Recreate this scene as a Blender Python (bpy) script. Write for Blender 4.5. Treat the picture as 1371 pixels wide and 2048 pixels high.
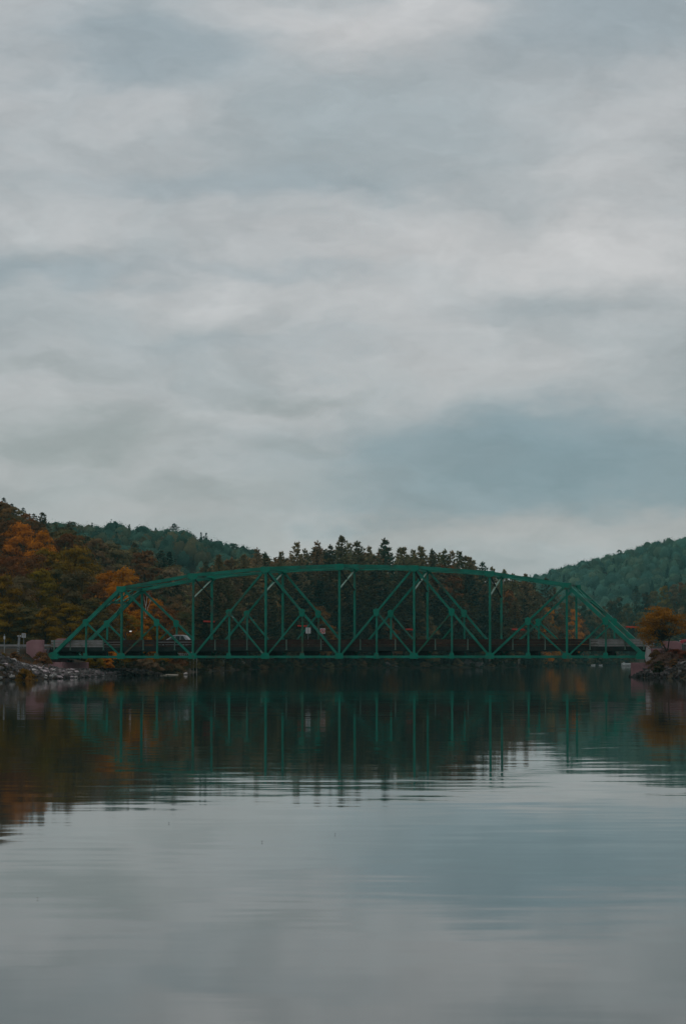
import bpy, math, random
import numpy as np

# ------------------------------------------------------------------ scene, camera, sky, sun, exposure
for _o in list(bpy.data.objects):
    bpy.data.objects.remove(_o)
SC = bpy.context.scene
COL = SC.collection
R = math.radians

F = 4950.0                      # focal length in pixels of the 1371 x 2048 photograph
HOR = 1322.0                    # horizon row
CAMZ = 2.24                     # eye height above the water
PIT = math.atan((HOR - 1024.0) / F)

cam_d = bpy.data.cameras.new("camera")
cam_d.sensor_fit = 'VERTICAL'
cam_d.sensor_height = 36.0
cam_d.sensor_width = 36.0
cam_d.lens = F / 2048.0 * 36.0
cam_d.clip_start = 0.5
cam_d.clip_end = 12000
cam = bpy.data.objects.new("camera", cam_d)
COL.objects.link(cam)
cam.location = (0, 0, CAMZ)
cam.rotation_euler = (math.pi / 2 + PIT, 0, 0)
SC.camera = cam

SUN_EL, SUN_AZ = R(48), R(-60)
world = bpy.data.worlds.new("World")
SC.world = world
world.use_nodes = True
WN, WL = world.node_tree.nodes, world.node_tree.links
WN.clear()


def wnode(t, **kw):
    n = WN.new(t)
    for k, v in kw.items():
        setattr(n, k, v)
    return n


def build_sky():
    tc = wnode('ShaderNodeTexCoord')
    # ragged cloud edges: warp the view direction a little
    warp = wnode('ShaderNodeTexNoise')
    warp.inputs['Scale'].default_value = 16
    warp.inputs['Detail'].default_value = 4
    warp.inputs['Roughness'].default_value = 0.55
    st = wnode('ShaderNodeVectorMath', operation='MULTIPLY')
    st.inputs[1].default_value = (1, 1, 2.6)
    WL.new(tc.outputs['Generated'], st.inputs[0])
    WL.new(st.outputs[0], warp.inputs['Vector'])
    wc = wnode('ShaderNodeVectorMath', operation='SUBTRACT')
    wc.inputs[1].default_value = (0.5, 0.5, 0.5)
    WL.new(warp.outputs['Color'], wc.inputs[0])
    ws = wnode('ShaderNodeVectorMath', operation='MULTIPLY')
    ws.inputs[1].default_value = (0.085, 0.085, 0.045)
    WL.new(wc.outputs[0], ws.inputs[0])
    wd = wnode('ShaderNodeVectorMath', operation='ADD')
    WL.new(tc.outputs['Generated'], wd.inputs[0])
    WL.new(ws.outputs[0], wd.inputs[1])

    base = wnode('ShaderNodeTexNoise')
    base.inputs['Scale'].default_value = 9.0
    base.inputs['Detail'].default_value = 6
    base.inputs['Roughness'].default_value = 0.5
    st2 = wnode('ShaderNodeVectorMath', operation='MULTIPLY')
    st2.inputs[1].default_value = (1, 1, 2.0)
    WL.new(wd.outputs[0], st2.inputs[0])
    WL.new(st2.outputs[0], base.inputs['Vector'])
    ramp = wnode('ShaderNodeValToRGB')
    cr = ramp.color_ramp
    cr.interpolation = 'EASE'
    cr.elements[0].position = 0.25
    cr.elements[0].color = (0.365, 0.405, 0.420, 1)
    cr.elements[1].position = 0.72
    cr.elements[1].color = (0.505, 0.513, 0.518, 1)
    WL.new(base.outputs['Fac'], ramp.inputs[0])
    fine = wnode('ShaderNodeTexNoise')
    fine.inputs['Scale'].default_value = 24.0
    fine.inputs['Detail'].default_value = 7
    fine.inputs['Roughness'].default_value = 0.6
    WL.new(st2.outputs[0], fine.inputs['Vector'])
    fr = wnode('ShaderNodeMapRange')
    fr.inputs['From Min'].default_value = 0.3
    fr.inputs['From Max'].default_value = 0.7
    fr.inputs['To Min'].default_value = 0.90
    fr.inputs['To Max'].default_value = 1.11
    WL.new(fine.outputs['Fac'], fr.inputs['Value'])
    fm = wnode('ShaderNodeVectorMath', operation='SCALE')
    cur = ramp.outputs[0]
    BLUE = (0.190, 0.275, 0.315)
    SOFT = (0.285, 0.350, 0.385)
    LIL = (0.310, 0.380, 0.408)
    GREY = (0.265, 0.300, 0.300)
    PALE = (0.610, 0.600, 0.595)
    # cloud patches: px, py, half width, half height, colour, amount
    patches = [
        (1010, 925, 430, 100, BLUE, .78), (1270, 900, 400, 100, BLUE, .70), (1180, 1005, 470, 52, BLUE, .62),
        (880, 1010, 300, 40, SOFT, .6),
        (150, 880, 240, 62, GREY, .78), (330, 985, 380, 40, GREY, .35), (70, 745, 100, 22, GREY, .35),
        (540, 782, 130, 26, GREY, .5), (600, 900, 70, 24, GREY, .3),
        (260, 110, 240, 110, SOFT, .75), (1230, 70, 340, 100, SOFT, .75), (800, 215, 330, 110, LIL, .55),
        (480, 365, 340, 40, SOFT, .55), (90, 560, 220, 34, SOFT, .55), (560, 545, 250, 24, SOFT, .35),
        (970, 500, 60, 40, SOFT, .3), (1000, 620, 200, 30, SOFT, .25), (560, 700, 330, 26, SOFT, .35),
        (740, 75, 210, 60, PALE, .7), (500, 40, 130, 60, PALE, .3), (840, 490, 200, 70, PALE, .6),
        (1200, 500, 330, 70, PALE, .75), (600, 610, 360, 45, PALE, .38), (1200, 360, 170, 60, PALE, .4),
        (60, 470, 210, 44, PALE, .4), (300, 235, 150, 40, PALE, .28), (130, 190, 80, 30, PALE, .25),
        (1120, 1060, 460, 38, (.46, .45, .445), .6), (600, 1075, 260, 40, (.44, .44, .435), .5), (200, 1030, 300, 26, (.43, .43, .43), .4), (760, 720, 400, 40, PALE, .22), (60, 40, 120, 60, PALE, .3),
        (640, 400, 90, 30, PALE, .3),
    ]
    for (px, py, a, b, colr, amt) in patches:
        az = (px - 685.5) / F
        el = (HOR - py) / F
        c = (math.sin(az) * math.cos(el), math.cos(az) * math.cos(el), math.sin(el))
        sub = wnode('ShaderNodeVectorMath', operation='SUBTRACT')
        sub.inputs[1].default_value = c
        WL.new(wd.outputs[0], sub.inputs[0])
        mul = wnode('ShaderNodeVectorMath', operation='MULTIPLY')
        mul.inputs[1].default_value = (F / a, F / (a * 3), F / b)
        WL.new(sub.outputs[0], mul.inputs[0])
        ln = wnode('ShaderNodeVectorMath', operation='LENGTH')
        WL.new(mul.outputs[0], ln.inputs[0])
        mr = wnode('ShaderNodeMapRange', interpolation_type='SMOOTHERSTEP')
        mr.inputs['From Min'].default_value = 1.75
        mr.inputs['From Max'].default_value = 0.05
        mr.inputs['To Min'].default_value = 0
        mr.inputs['To Max'].default_value = amt * 0.95
        WL.new(ln.outputs['Value'], mr.inputs['Value'])
        mx = wnode('ShaderNodeMix', data_type='RGBA')
        mx.inputs['B'].default_value = (*colr, 1)
        WL.new(mr.outputs[0], mx.inputs['Factor'])
        WL.new(cur, mx.inputs['A'])
        cur = mx.outputs['Result']
    WL.new(cur, fm.inputs[0])
    WL.new(fr.outputs[0], fm.inputs['Scale'])
    cur = fm.outputs[0]
    # the clear sky far above the overcast, seen faintly through it
    sky = wnode('ShaderNodeTexSky', sky_type='NISHITA')
    sky.sun_disc = False
    sky.sun_elevation = SUN_EL
    sky.sun_rotation = SUN_AZ
    up = wnode('ShaderNodeVectorMath', operation='SCALE')
    up.inputs['Scale'].default_value = 1.0 / SKY_STRENGTH
    WL.new(cur, up.inputs[0])
    mix = wnode('ShaderNodeMix', data_type='RGBA')
    mix.inputs['Factor'].default_value = 0.06
    WL.new(up.outputs[0], mix.inputs['A'])
    WL.new(sky.outputs[0], mix.inputs['B'])
    bg = wnode('ShaderNodeBackground')
    bg.inputs['Strength'].default_value = SKY_STRENGTH
    WL.new(mix.outputs['Result'], bg.inputs['Color'])
    out = wnode('ShaderNodeOutputWorld')
    WL.new(bg.outputs[0], out.inputs['Surface'])


SKY_STRENGTH = 0.1
build_sky()
world.cycles.sampling_method = 'MANUAL'
world.cycles.sample_map_resolution = 512

sun_d = bpy.data.lights.new("sun", 'SUN')
sun_d.energy = 0.6
sun_d.angle = R(20)
sun_d.color = (1.0, 0.95, 0.88)
sun = bpy.data.objects.new("sun", sun_d)
COL.objects.link(sun)
sun.rotation_euler = (math.pi / 2 - SUN_EL, 0, -SUN_AZ + math.pi)

SC.view_settings.view_transform = 'Standard'
SC.view_settings.look = 'None'
SC.view_settings.exposure = 0.0
SC.view_settings.gamma = 1.0
SC.view_settings.use_curve_mapping = False
SC.render.engine = 'CYCLES'
SC.cycles.use_denoising = True
SC.cycles.max_bounces = 4
SC.cycles.diffuse_bounces = 1
SC.cycles.glossy_bounces = 2
SC.cycles.transmission_bounces = 2
SC.cycles.volume_bounces = 0
SC.cycles.caustics_reflective = False
SC.cycles.caustics_refractive = False

rng = np.random.default_rng(7)
random.seed(7)


# ------------------------------------------------------------------ helpers
def at(px, py, Y):
    """point seen at a pixel of the photograph, at ground distance Y"""
    fx = (px - 685.5)
    fy = F * math.cos(PIT) - (1024 - py) * math.sin(PIT)
    fz = F * math.sin(PIT) + (1024 - py) * math.cos(PIT)
    t = Y / fy
    return (fx * t, Y, CAMZ + fz * t)


def xat(px, Y):
    return (px - 685.5) / F * Y


def topix(p):
    return (685.5 + F * p[0] / p[1], HOR - F * (p[2] - CAMZ) / p[1])


def tag(o, label=None, cat=None, group=None, kind=None):
    if label:
        o["label"] = label
    if cat:
        o["category"] = cat
    if group:
        o["group"] = group
    if kind:
        o["kind"] = kind
    return o


def empty(name, loc, rz=0.0):
    o = bpy.data.objects.new(name, None)
    o.empty_display_size = 0.3
    COL.objects.link(o)
    o.location = loc
    o.rotation_euler = (0, 0, rz)
    return o


def mesh_np(name, verts, faces, mat, tint=None, colors=None, smooth=False):
    """verts (N,3), faces (M,k) with k = 3 or 4"""
    verts = np.asarray(verts, np.float32)
    faces = np.asarray(faces, np.int32)
    k = faces.shape[1]
    me = bpy.data.meshes.new(name)
    me.vertices.add(len(verts))
    me.vertices.foreach_set("co", verts.ravel())
    me.loops.add(faces.size)
    me.loops.foreach_set("vertex_index", faces.ravel())
    me.polygons.add(len(faces))
    me.polygons.foreach_set("loop_start", np.arange(0, faces.size, k, dtype=np.int32))
    me.polygons.foreach_set("loop_total", np.full(len(faces), k, np.int32))
    if smooth:
        me.polygons.foreach_set("use_smooth", np.ones(len(faces), bool))
    if tint is not None:
        a = me.attributes.new("tint", 'FLOAT', 'FACE')
        a.data.foreach_set("value", np.asarray(tint, np.float32))
    if colors is not None:
        a = me.attributes.new("leaf_colour", 'FLOAT_COLOR', 'FACE')
        c = np.ones((len(faces), 4), np.float32)
        c[:, :3] = colors
        a.data.foreach_set("color", c.ravel())
    me.update(calc_edges=True)
    me.materials.append(mat)
    return me


def link(name, me, parent=None, loc=None):
    o = bpy.data.objects.new(name, me)
    COL.objects.link(o)
    if parent is not None:
        o.parent = parent
    if loc is not None:
        o.location = loc
    return o


class MB:
    """collects polygons, then links them as one mesh object"""
    def __init__(self):
        self.v, self.f = [], []

    def poly(self, pts, faces):
        b = len(self.v)
        self.v += [tuple(p) for p in pts]
        self.f += [tuple(b + i for i in f) for f in faces]

    def box(self, lo, hi):
        x0, y0, z0 = lo
        x1, y1, z1 = hi
        self.poly([(x0, y0, z0), (x1, y0, z0), (x1, y1, z0), (x0, y1, z0),
                   (x0, y0, z1), (x1, y0, z1), (x1, y1, z1), (x0, y1, z1)],
                  [(0, 3, 2, 1), (4, 5, 6, 7), (0, 1, 5, 4), (1, 2, 6, 5), (2, 3, 7, 6), (3, 0, 4, 7)])

    def bar(self, p0, p1, wid, dep, side, off=(0, 0)):
        """box from p0 to p1; dep is measured along side, wid across it"""
        p0, p1, s = np.array(p0, float), np.array(p1, float), np.array(side, float)
        d = p1 - p0
        d /= np.linalg.norm(d)
        s = s - d * (s @ d)
        s /= np.linalg.norm(s)
        u = np.cross(s, d)
        c0, c1 = p0 + u * off[0] + s * off[1], p1 + u * off[0] + s * off[1]
        q = []
        for c in (c0, c1):
            for a, b in ((-1, -1), (1, -1), (1, 1), (-1, 1)):
                q.append(c + u * a * wid / 2 + s * b * dep / 2)
        self.poly(q, [(0, 3, 2, 1), (4, 5, 6, 7), (0, 1, 5, 4), (1, 2, 6, 5), (2, 3, 7, 6), (3, 0, 4, 7)])

    def ibar(self, p0, p1, wid, dep, side, t=0.05):
        """rolled H section: two flanges facing side, one web"""
        self.bar(p0, p1, wid, t, side, (0, dep / 2 - t / 2))
        self.bar(p0, p1, wid, t, side, (0, -dep / 2 + t / 2))
        self.bar(p0, p1, t, dep - 2 * t, side)

    def tube(self, pts, rad, n=6):
        pts = [np.array(p, float) for p in pts]
        rings = []
        for i, p in enumerate(pts):
            d = pts[min(i + 1, len(pts) - 1)] - pts[max(i - 1, 0)]
            d /= (np.linalg.norm(d) + 1e-9)
            a = np.cross(d, (0.31, 0.95, 0.12))
            a /= (np.linalg.norm(a) + 1e-9)
            b = np.cross(d, a)
            r = rad[i] if hasattr(rad, '__len__') else rad
            rings.append([p + (a * math.cos(2 * math.pi * k / n) + b * math.sin(2 * math.pi * k / n)) * r for k in range(n)])
        base = len(self.v)
        for rg in rings:
            self.v += [tuple(p) for p in rg]
        for i in range(len(rings) - 1):
            for k in range(n):
                k2 = (k + 1) % n
                self.f.append((base + i * n + k, base + i * n + k2, base + (i + 1) * n + k2, base + (i + 1) * n + k))
        self.f.append(tuple(base + k for k in range(n))[::-1])
        self.f.append(tuple(base + (len(rings) - 1) * n + k for k in range(n)))

    def prism(self, pts, vec):
        """closed outline pts pushed along vec"""
        n = len(pts)
        v = np.array(vec, float)
        a = [np.array(p, float) for p in pts]
        self.poly(a + [p + v for p in a],
                  [tuple(range(n))[::-1], tuple(range(n, 2 * n))] + [(i, (i + 1) % n, n + (i + 1) % n, n + i) for i in range(n)])

    def mesh(self, name, mat, origin=(0, 0, 0), smooth=False):
        me = bpy.data.meshes.new(name)
        o = origin
        me.from_pydata([(p[0] - o[0], p[1] - o[1], p[2] - o[2]) for p in self.v], [], self.f)
        me.materials.append(mat)
        if smooth:
            for p in me.polygons:
                p.use_smooth = True
        me.update()
        return me

    def build(self, name, mat, parent=None, smooth=False, bevel=0.0):
        """world coordinates; a child is stored relative to its unrotated parents"""
        org = (0, 0, 0)
        if parent is not None:
            p = parent
            v = np.zeros(3)
            while p is not None:
                v += np.array(p.location)
                p = p.parent
            org = tuple(v)
        o = link(name, self.mesh(name, mat, org, smooth), parent)
        if bevel:
            m = o.modifiers.new("bevel", 'BEVEL')
            m.width = bevel
            m.segments = 2
        return o

    def local(self, name, mat, parent=None, smooth=False, bevel=0.0):
        o = link(name, self.mesh(name, mat, (0, 0, 0), smooth), parent)
        if bevel:
            m = o.modifiers.new("bevel", 'BEVEL')
            m.width = bevel
            m.segments = 2
        return o


# ------------------------------------------------------------------ materials
def new_mat(name):
    m = bpy.data.materials.new(name)
    m.use_nodes = True
    nt = m.node_tree
    return m, nt, nt.nodes, nt.links, nt.nodes['Principled BSDF']


def noise_mat(name, c0, c1, scale=3.0, rough=0.8, detail=5, lo=0.35, hi=0.65, bump=0.0, metallic=0.0, spec=0.08,
              c2=None, scale2=0.6, lo2=0.55, hi2=0.7, stretch=(1, 1, 1), objcol=False):
    m, nt, N, Lk, b = new_mat(name)
    g = N.new('ShaderNodeNewGeometry')
    mul = N.new('ShaderNodeVectorMath')
    mul.operation = 'MULTIPLY'
    mul.inputs[1].default_value = stretch
    Lk.new(g.outputs['Position'], mul.inputs[0])
    n1 = N.new('ShaderNodeTexNoise')
    n1.inputs['Scale'].default_value = scale
    n1.inputs['Detail'].default_value = detail
    Lk.new(mul.outputs[0], n1.inputs['Vector'])
    mr = N.new('ShaderNodeMapRange')
    mr.inputs['From Min'].default_value = lo
    mr.inputs['From Max'].default_value = hi
    Lk.new(n1.outputs['Fac'], mr.inputs['Value'])
    mx = N.new('ShaderNodeMix')
    mx.data_type = 'RGBA'
    mx.inputs['A'].default_value = (*c0, 1)
    mx.inputs['B'].default_value = (*c1, 1)
    Lk.new(mr.outputs[0], mx.inputs['Factor'])
    cur = mx.outputs['Result']
    if c2:
        n2 = N.new('ShaderNodeTexNoise')
        n2.inputs['Scale'].default_value = scale2
        n2.inputs['Detail'].default_value = 8
        n2.inputs['Roughness'].default_value = 0.65
        Lk.new(g.outputs['Position'], n2.inputs['Vector'])
        m2 = N.new('ShaderNodeMapRange')
        m2.inputs['From Min'].default_value = lo2
        m2.inputs['From Max'].default_value = hi2
        Lk.new(n2.outputs['Fac'], m2.inputs['Value'])
        x2 = N.new('ShaderNodeMix')
        x2.data_type = 'RGBA'
        x2.inputs['B'].default_value = (*c2, 1)
        Lk.new(m2.outputs[0], x2.inputs['Factor'])
        Lk.new(cur, x2.inputs['A'])
        cur = x2.outputs['Result']
    if objcol:
        oi = N.new('ShaderNodeObjectInfo')
        x3 = N.new('ShaderNodeMix')
        x3.data_type = 'RGBA'
        x3.blend_type = 'MULTIPLY'
        x3.inputs['Factor'].default_value = 1
        Lk.new(cur, x3.inputs['A'])
        Lk.new(oi.outputs['Color'], x3.inputs['B'])
        cur = x3.outputs['Result']
    Lk.new(cur, b.inputs['Base Color'])
    b.inputs['Roughness'].default_value = rough
    b.inputs['Metallic'].default_value = metallic
    b.inputs['Specular IOR Level'].default_value = spec
    if bump:
        bp = N.new('ShaderNodeBump')
        bp.inputs['Strength'].default_value = 1.0
        bp.inputs['Distance'].default_value = bump
        Lk.new(n1.outputs['Fac'], bp.inputs['Height'])
        Lk.new(bp.outputs[0], b.inputs['Normal'])
    return m


def foliage_mat(name, accent, amount=0.5, scale=0.25, fixed=False):
    """leaf colour = the tree's own colour, varied leaf by leaf, with patches of a second leaf colour"""
    m, nt, N, Lk, b = new_mat(name)
    N.remove(b)
    out = N['Material Output']
    if fixed:
        src = N.new('ShaderNodeAttribute')
        src.attribute_name = 'leaf_colour'
        cur = src.outputs['Color']
    else:
        oi = N.new('ShaderNodeObjectInfo')
        cur = oi.outputs['Color']
        at_ = N.new('ShaderNodeAttribute')
        at_.attribute_name = 'tint'
        g = N.new('ShaderNodeNewGeometry')
        n = N.new('ShaderNodeTexNoise')
        n.inputs['Scale'].default_value = scale
        n.inputs['Detail'].default_value = 3
        Lk.new(g.outputs['Position'], n.inputs['Vector'])
        ad = N.new('ShaderNodeMath')
        ad.operation = 'MULTIPLY_ADD'
        ad.inputs[1].default_value = 0.30
        Lk.new(at_.outputs['Fac'], ad.inputs[0])
        Lk.new(n.outputs['Fac'], ad.inputs[2])
        mr = N.new('ShaderNodeMapRange')
        mr.inputs['From Min'].default_value = 0.56
        mr.inputs['From Max'].default_value = 0.86
        mr.inputs['To Max'].default_value = amount
        Lk.new(ad.outputs[0], mr.inputs['Value'])
        mx = N.new('ShaderNodeMix')
        mx.data_type = 'RGBA'
        mx.inputs['B'].default_value = (*accent, 1)
        Lk.new(mr.outputs[0], mx.inputs['Factor'])
        Lk.new(cur, mx.inputs['A'])
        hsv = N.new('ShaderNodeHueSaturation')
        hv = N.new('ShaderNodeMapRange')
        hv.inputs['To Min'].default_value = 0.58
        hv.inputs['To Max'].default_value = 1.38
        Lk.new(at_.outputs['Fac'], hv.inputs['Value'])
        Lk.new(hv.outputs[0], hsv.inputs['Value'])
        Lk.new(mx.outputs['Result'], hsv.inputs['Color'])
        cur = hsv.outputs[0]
    d = N.new('ShaderNodeBsdfDiffuse')
    t = N.new('ShaderNodeBsdfTranslucent')
    ms = N.new('ShaderNodeMixShader')
    ms.inputs[0].default_value = 0.25
    Lk.new(cur, d.inputs['Color'])
    Lk.new(cur, t.inputs['Color'])
    Lk.new(d.outputs[0], ms.inputs[1])
    Lk.new(t.outputs[0], ms.inputs[2])
    Lk.new(ms.outputs[0], out.inputs['Surface'])
    return m


def water_mat():
    m, nt, N, Lk, b = new_mat("water")
    b.inputs['Base Color'].default_value = (0.003, 0.020, 0.016, 1)
    b.inputs['Roughness'].default_value = 0.032
    b.inputs['Specular Tint'].default_value = (0.92, 0.97, 0.95, 1)
    b.inputs['IOR'].default_value = 1.29
    g = N.new('ShaderNodeNewGeometry')

    def slope(stretch, scale, amp, detail, seed):
        mp = N.new('ShaderNodeMapping')
        mp.inputs['Scale'].default_value = stretch
        mp.inputs['Location'].default_value = (seed, seed * 2.1, 0)
        mp.inputs['Rotation'].default_value = (0, 0, R(-6))
        Lk.new(g.outputs['Position'], mp.inputs['Vector'])
        n = N.new('ShaderNodeTexNoise')
        n.inputs['Scale'].default_value = scale
        n.inputs['Detail'].default_value = detail
        n.inputs['Roughness'].default_value = 0.5
        Lk.new(mp.outputs[0], n.inputs['Vector'])
        s = N.new('ShaderNodeVectorMath')
        s.operation = 'SUBTRACT'
        s.inputs[1].default_value = (0.5, 0.5, 0.5)
        Lk.new(n.outputs['Color'], s.inputs[0])
        q = N.new('ShaderNodeVectorMath')
        q.operation = 'MULTIPLY'
        q.inputs[1].default_value = (amp * 0.25, amp, 0)
        Lk.new(s.outputs[0], q.inputs[0])
        return q.outputs[0]

    s1 = slope((0.32, 1.0, 1), 1.9, 0.0225, 4, 3.0)      # ripples about half a metre apart
    s2 = slope((0.16, 1.0, 1), 0.40, 0.0050, 2, 11.0)    # slow swell
    # calmer and livelier patches
    pm = N.new('ShaderNodeMapping')
    pm.inputs['Scale'].default_value = (0.35, 1, 1)
    Lk.new(g.outputs['Position'], pm.inputs['Vector'])
    pn = N.new('ShaderNodeTexNoise')
    pn.inputs['Scale'].default_value = 0.06
    pn.inputs['Detail'].default_value = 2
    Lk.new(pm.outputs[0], pn.inputs['Vector'])
    pr = N.new('ShaderNodeMapRange')
    pr.inputs['From Min'].default_value = 0.36
    pr.inputs['From Max'].default_value = 0.62
    pr.inputs['To Min'].default_value = 0.35
    pr.inputs['To Max'].default_value = 1.0
    Lk.new(pn.outputs['Fac'], pr.inputs['Value'])
    sc = N.new('ShaderNodeVectorMath')
    sc.operation = 'SCALE'
    Lk.new(s1, sc.inputs[0])
    Lk.new(pr.outputs[0], sc.inputs['Scale'])
    a = N.new('ShaderNodeVectorMath')
    Lk.new(sc.outputs[0], a.inputs[0])
    Lk.new(s2, a.inputs[1])
    c = N.new('ShaderNodeVectorMath')
    c.inputs[1].default_value = (0, 0, 1)
    Lk.new(a.outputs[0], c.inputs[0])
    nn = N.new('ShaderNodeVectorMath')
    nn.operation = 'NORMALIZE'
    Lk.new(c.outputs[0], nn.inputs[0])
    Lk.new(nn.outputs[0], b.inputs['Normal'])
    return m


M = {}
M['water'] = water_mat()
M['terrain'] = noise_mat("earth_and_leaf_litter", (0.026, 0.019, 0.012), (0.050, 0.033, 0.020), 0.5, 0.95, bump=0.1,
                         c2=(0.030, 0.036, 0.018), scale2=0.08)
M['road'] = noise_mat("asphalt", (0.045, 0.045, 0.047), (0.065, 0.064, 0.063), 2.0, 0.9)
M['green'] = noise_mat("green_bridge_paint", (0.005, 0.140, 0.092), (0.012, 0.225, 0.158), 0.5, 0.55, spec=0.25,
                       c2=(0.075, 0.060, 0.040), scale2=0.38, lo2=0.53, hi2=0.76)
M['green_worn'] = noise_mat("worn_green_paint", (0.020, 0.150, 0.090), (0.10, 0.085, 0.06), 0.7, 0.7, lo=0.42, hi=0.6)
M['pale_green'] = noise_mat("pale_green_paint", (0.13, 0.24, 0.19), (0.24, 0.32, 0.27), 0.9, 0.6)  # on the sway braces this paler tone stands for caught skylight
M['gusset'] = noise_mat("gusset_green_paint", (0.008, 0.215, 0.145), (0.025, 0.205, 0.140), 1.2, 0.6,
                        c2=(0.07, 0.10, 0.07), scale2=0.7, lo2=0.55, hi2=0.7)
M['dark_steel'] = noise_mat("dark_floor_steel", (0.018, 0.026, 0.024), (0.035, 0.040, 0.036), 1.0, 0.8)
M['deck'] = noise_mat("deck_concrete", (0.10, 0.095, 0.09), (0.14, 0.13, 0.125), 1.0, 0.9)
M['rust'] = noise_mat("weathered_brown_rail", (0.044, 0.025, 0.021), (0.068, 0.038, 0.031), 1.3, 0.8,
                      c2=(0.11, 0.060, 0.042), scale2=0.5)
M['galv'] = noise_mat("galvanised_rail", (0.24, 0.225, 0.215), (0.34, 0.32, 0.31), 1.2, 0.6, metallic=0.1,
                      c2=(0.15, 0.11, 0.09), scale2=0.8)
M['railpost'] = noise_mat("rail_post_paint", (0.10, 0.19, 0.15), (0.17, 0.22, 0.18), 1.3, 0.7)
M['concrete'] = noise_mat("pink_grey_concrete", (0.270, 0.138, 0.148), (0.350, 0.190, 0.200), 0.9, 0.9, bump=0.02,
                          c2=(0.15, 0.085, 0.090), scale2=0.35, lo2=0.52, hi2=0.7, stretch=(1, 1, 0.3))
M['pale_concrete'] = noise_mat("pale_weathered_concrete", (0.36, 0.33, 0.33), (0.52, 0.49, 0.48), 2.2, 0.9, bump=0.04,
                               stretch=(1, 1, 0.4))
M['stone'] = noise_mat("riprap_stone", (0.62, 0.62, 0.62), (1.0, 1.0, 1.0), 3.0, 0.9, bump=0.03, objcol=True,
                       c2=(0.35, 0.34, 0.33), scale2=1.5, lo2=0.5, hi2=0.7)
M['bark'] = noise_mat("bark", (0.030, 0.024, 0.019), (0.060, 0.047, 0.036), 4.0, 0.95, stretch=(1, 1, 0.2))
M['birch'] = noise_mat("birch_bark", (0.42, 0.38, 0.35), (0.55, 0.50, 0.46), 2.0, 0.9, c2=(0.10, 0.08, 0.07), scale2=2.0)
M['needles'] = foliage_mat("pine_needles", (0.170, 0.115, 0.058), 0.80, 0.16)
M['leaves'] = foliage_mat("autumn_leaves", (0.26, 0.105, 0.020), 0.30, 0.30)
M['shrub_leaves'] = foliage_mat("shrub_leaves", (0.17, 0.065, 0.030), 0.5, 0.6)
M['hill_leaves'] = foliage_mat("hillside_leaves", (0, 0, 0), fixed=True)
M['white'] = noise_mat("white_paint", (0.50, 0.50, 0.50), (0.62, 0.62, 0.61), 2.0, 0.6)
M['black'] = noise_mat("black_paint", (0.02, 0.02, 0.02), (0.03, 0.03, 0.03), 2.0, 0.6)
M['red'] = noise_mat("red_paint", (0.55, 0.055, 0.045), (0.65, 0.08, 0.06), 2.0, 0.6)
M['red_car'] = noise_mat("red_car_paint", (0.36, 0.035, 0.05), (0.40, 0.045, 0.06), 2.0, 0.35, spec=0.5)
M['silver'] = noise_mat("silver_car_paint", (0.26, 0.275, 0.28), (0.31, 0.325, 0.33), 2.0, 0.35, spec=0.5)
M['pole'] = noise_mat("dark_pole", (0.040, 0.045, 0.042), (0.06, 0.062, 0.058), 2.0, 0.7)
M['steel'] = noise_mat("galvanised_post", (0.22, 0.23, 0.23), (0.30, 0.30, 0.30), 2.0, 0.6)
M['tyre'] = noise_mat("tyre_rubber", (0.015, 0.015, 0.015), (0.025, 0.025, 0.025), 4.0, 0.9)
M['glass'] = noise_mat("car_window", (0.020, 0.030, 0.032), (0.03, 0.04, 0.042), 1.0, 0.08, spec=0.6)
M['wood'] = noise_mat("driftwood", (0.30, 0.26, 0.23), (0.40, 0.36, 0.32), 2.0, 0.9)
M['sand'] = noise_mat("pale_gravel", (0.26, 0.22, 0.17), (0.36, 0.31, 0.25), 2.0, 0.95)
M['grass'] = noise_mat("dry_grass", (0.13, 0.060, 0.030), (0.22, 0.105, 0.050), 0.4, 0.95, c2=(0.10, 0.085, 0.03), scale2=0.3)

m_lamp, _nt, _N, _L, _b = new_mat("lamp_glass")
_b.inputs['Base Color'].default_value = (0.9, 0.9, 0.88, 1)
_b.inputs['Emission Color'].default_value = (1.0, 0.98, 0.95, 1)
_b.inputs['Emission Strength'].default_value = 0.35
M['lamp'] = m_lamp

# ------------------------------------------------------------------ the river and the land
SHORE = np.array([
    (-130, -260), (-105, 0), (-85, 180), (-62, 264), (-43, 277), (-36.6, 289), (-35.2, 325), (-34.2, 352), (-33, 366),
    (-27.4, 381), (-27.6, 420), (-29, 480), (-27, 554), (-24, 650), (-10, 735), (17, 785), (42, 815), (60, 850),
    (80, 1000), (110, 1170), (150, 1230), (260, 1262), (440, 1245), (440, 1000), (260, 900), (125, 600), (64, 420),
    (48, 366), (40.6, 353), (40.2, 336), (41.5, 322), (45.5, 316), (53, 302), (75, 240), (105, 100), (130, -260)], float)


def signed_shore(x, y):
    """distance to the water's edge, positive on land"""
    x = np.atleast_1d(np.asarray(x, float))
    y = np.atleast_1d(np.asarray(y, float))
    d = np.full(x.shape, 1e9)
    inside = np.zeros(x.shape, bool)
    n = len(SHORE)
    for i in range(n):
        ax, ay = SHORE[i]
        bx, by = SHORE[(i + 1) % n]
        ex, ey = bx - ax, by - ay
        t = np.clip(((x - ax) * ex + (y - ay) * ey) / (ex * ex + ey * ey), 0, 1)
        d = np.minimum(d, np.hypot(x - ax - t * ex, y - ay - t * ey))
        cond = (ay > y) != (by > y)
        xi = ax + (y - ay) * ex / (ey if abs(ey) > 1e-9 else 1e-9)
        inside ^= cond & (x < xi)
    return np.where(inside, -d, d)


def sstep(v, a, b):
    t = np.clip((v - a) / (b - a), 0, 1)
    return t * t * (3 - 2 * t)


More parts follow.
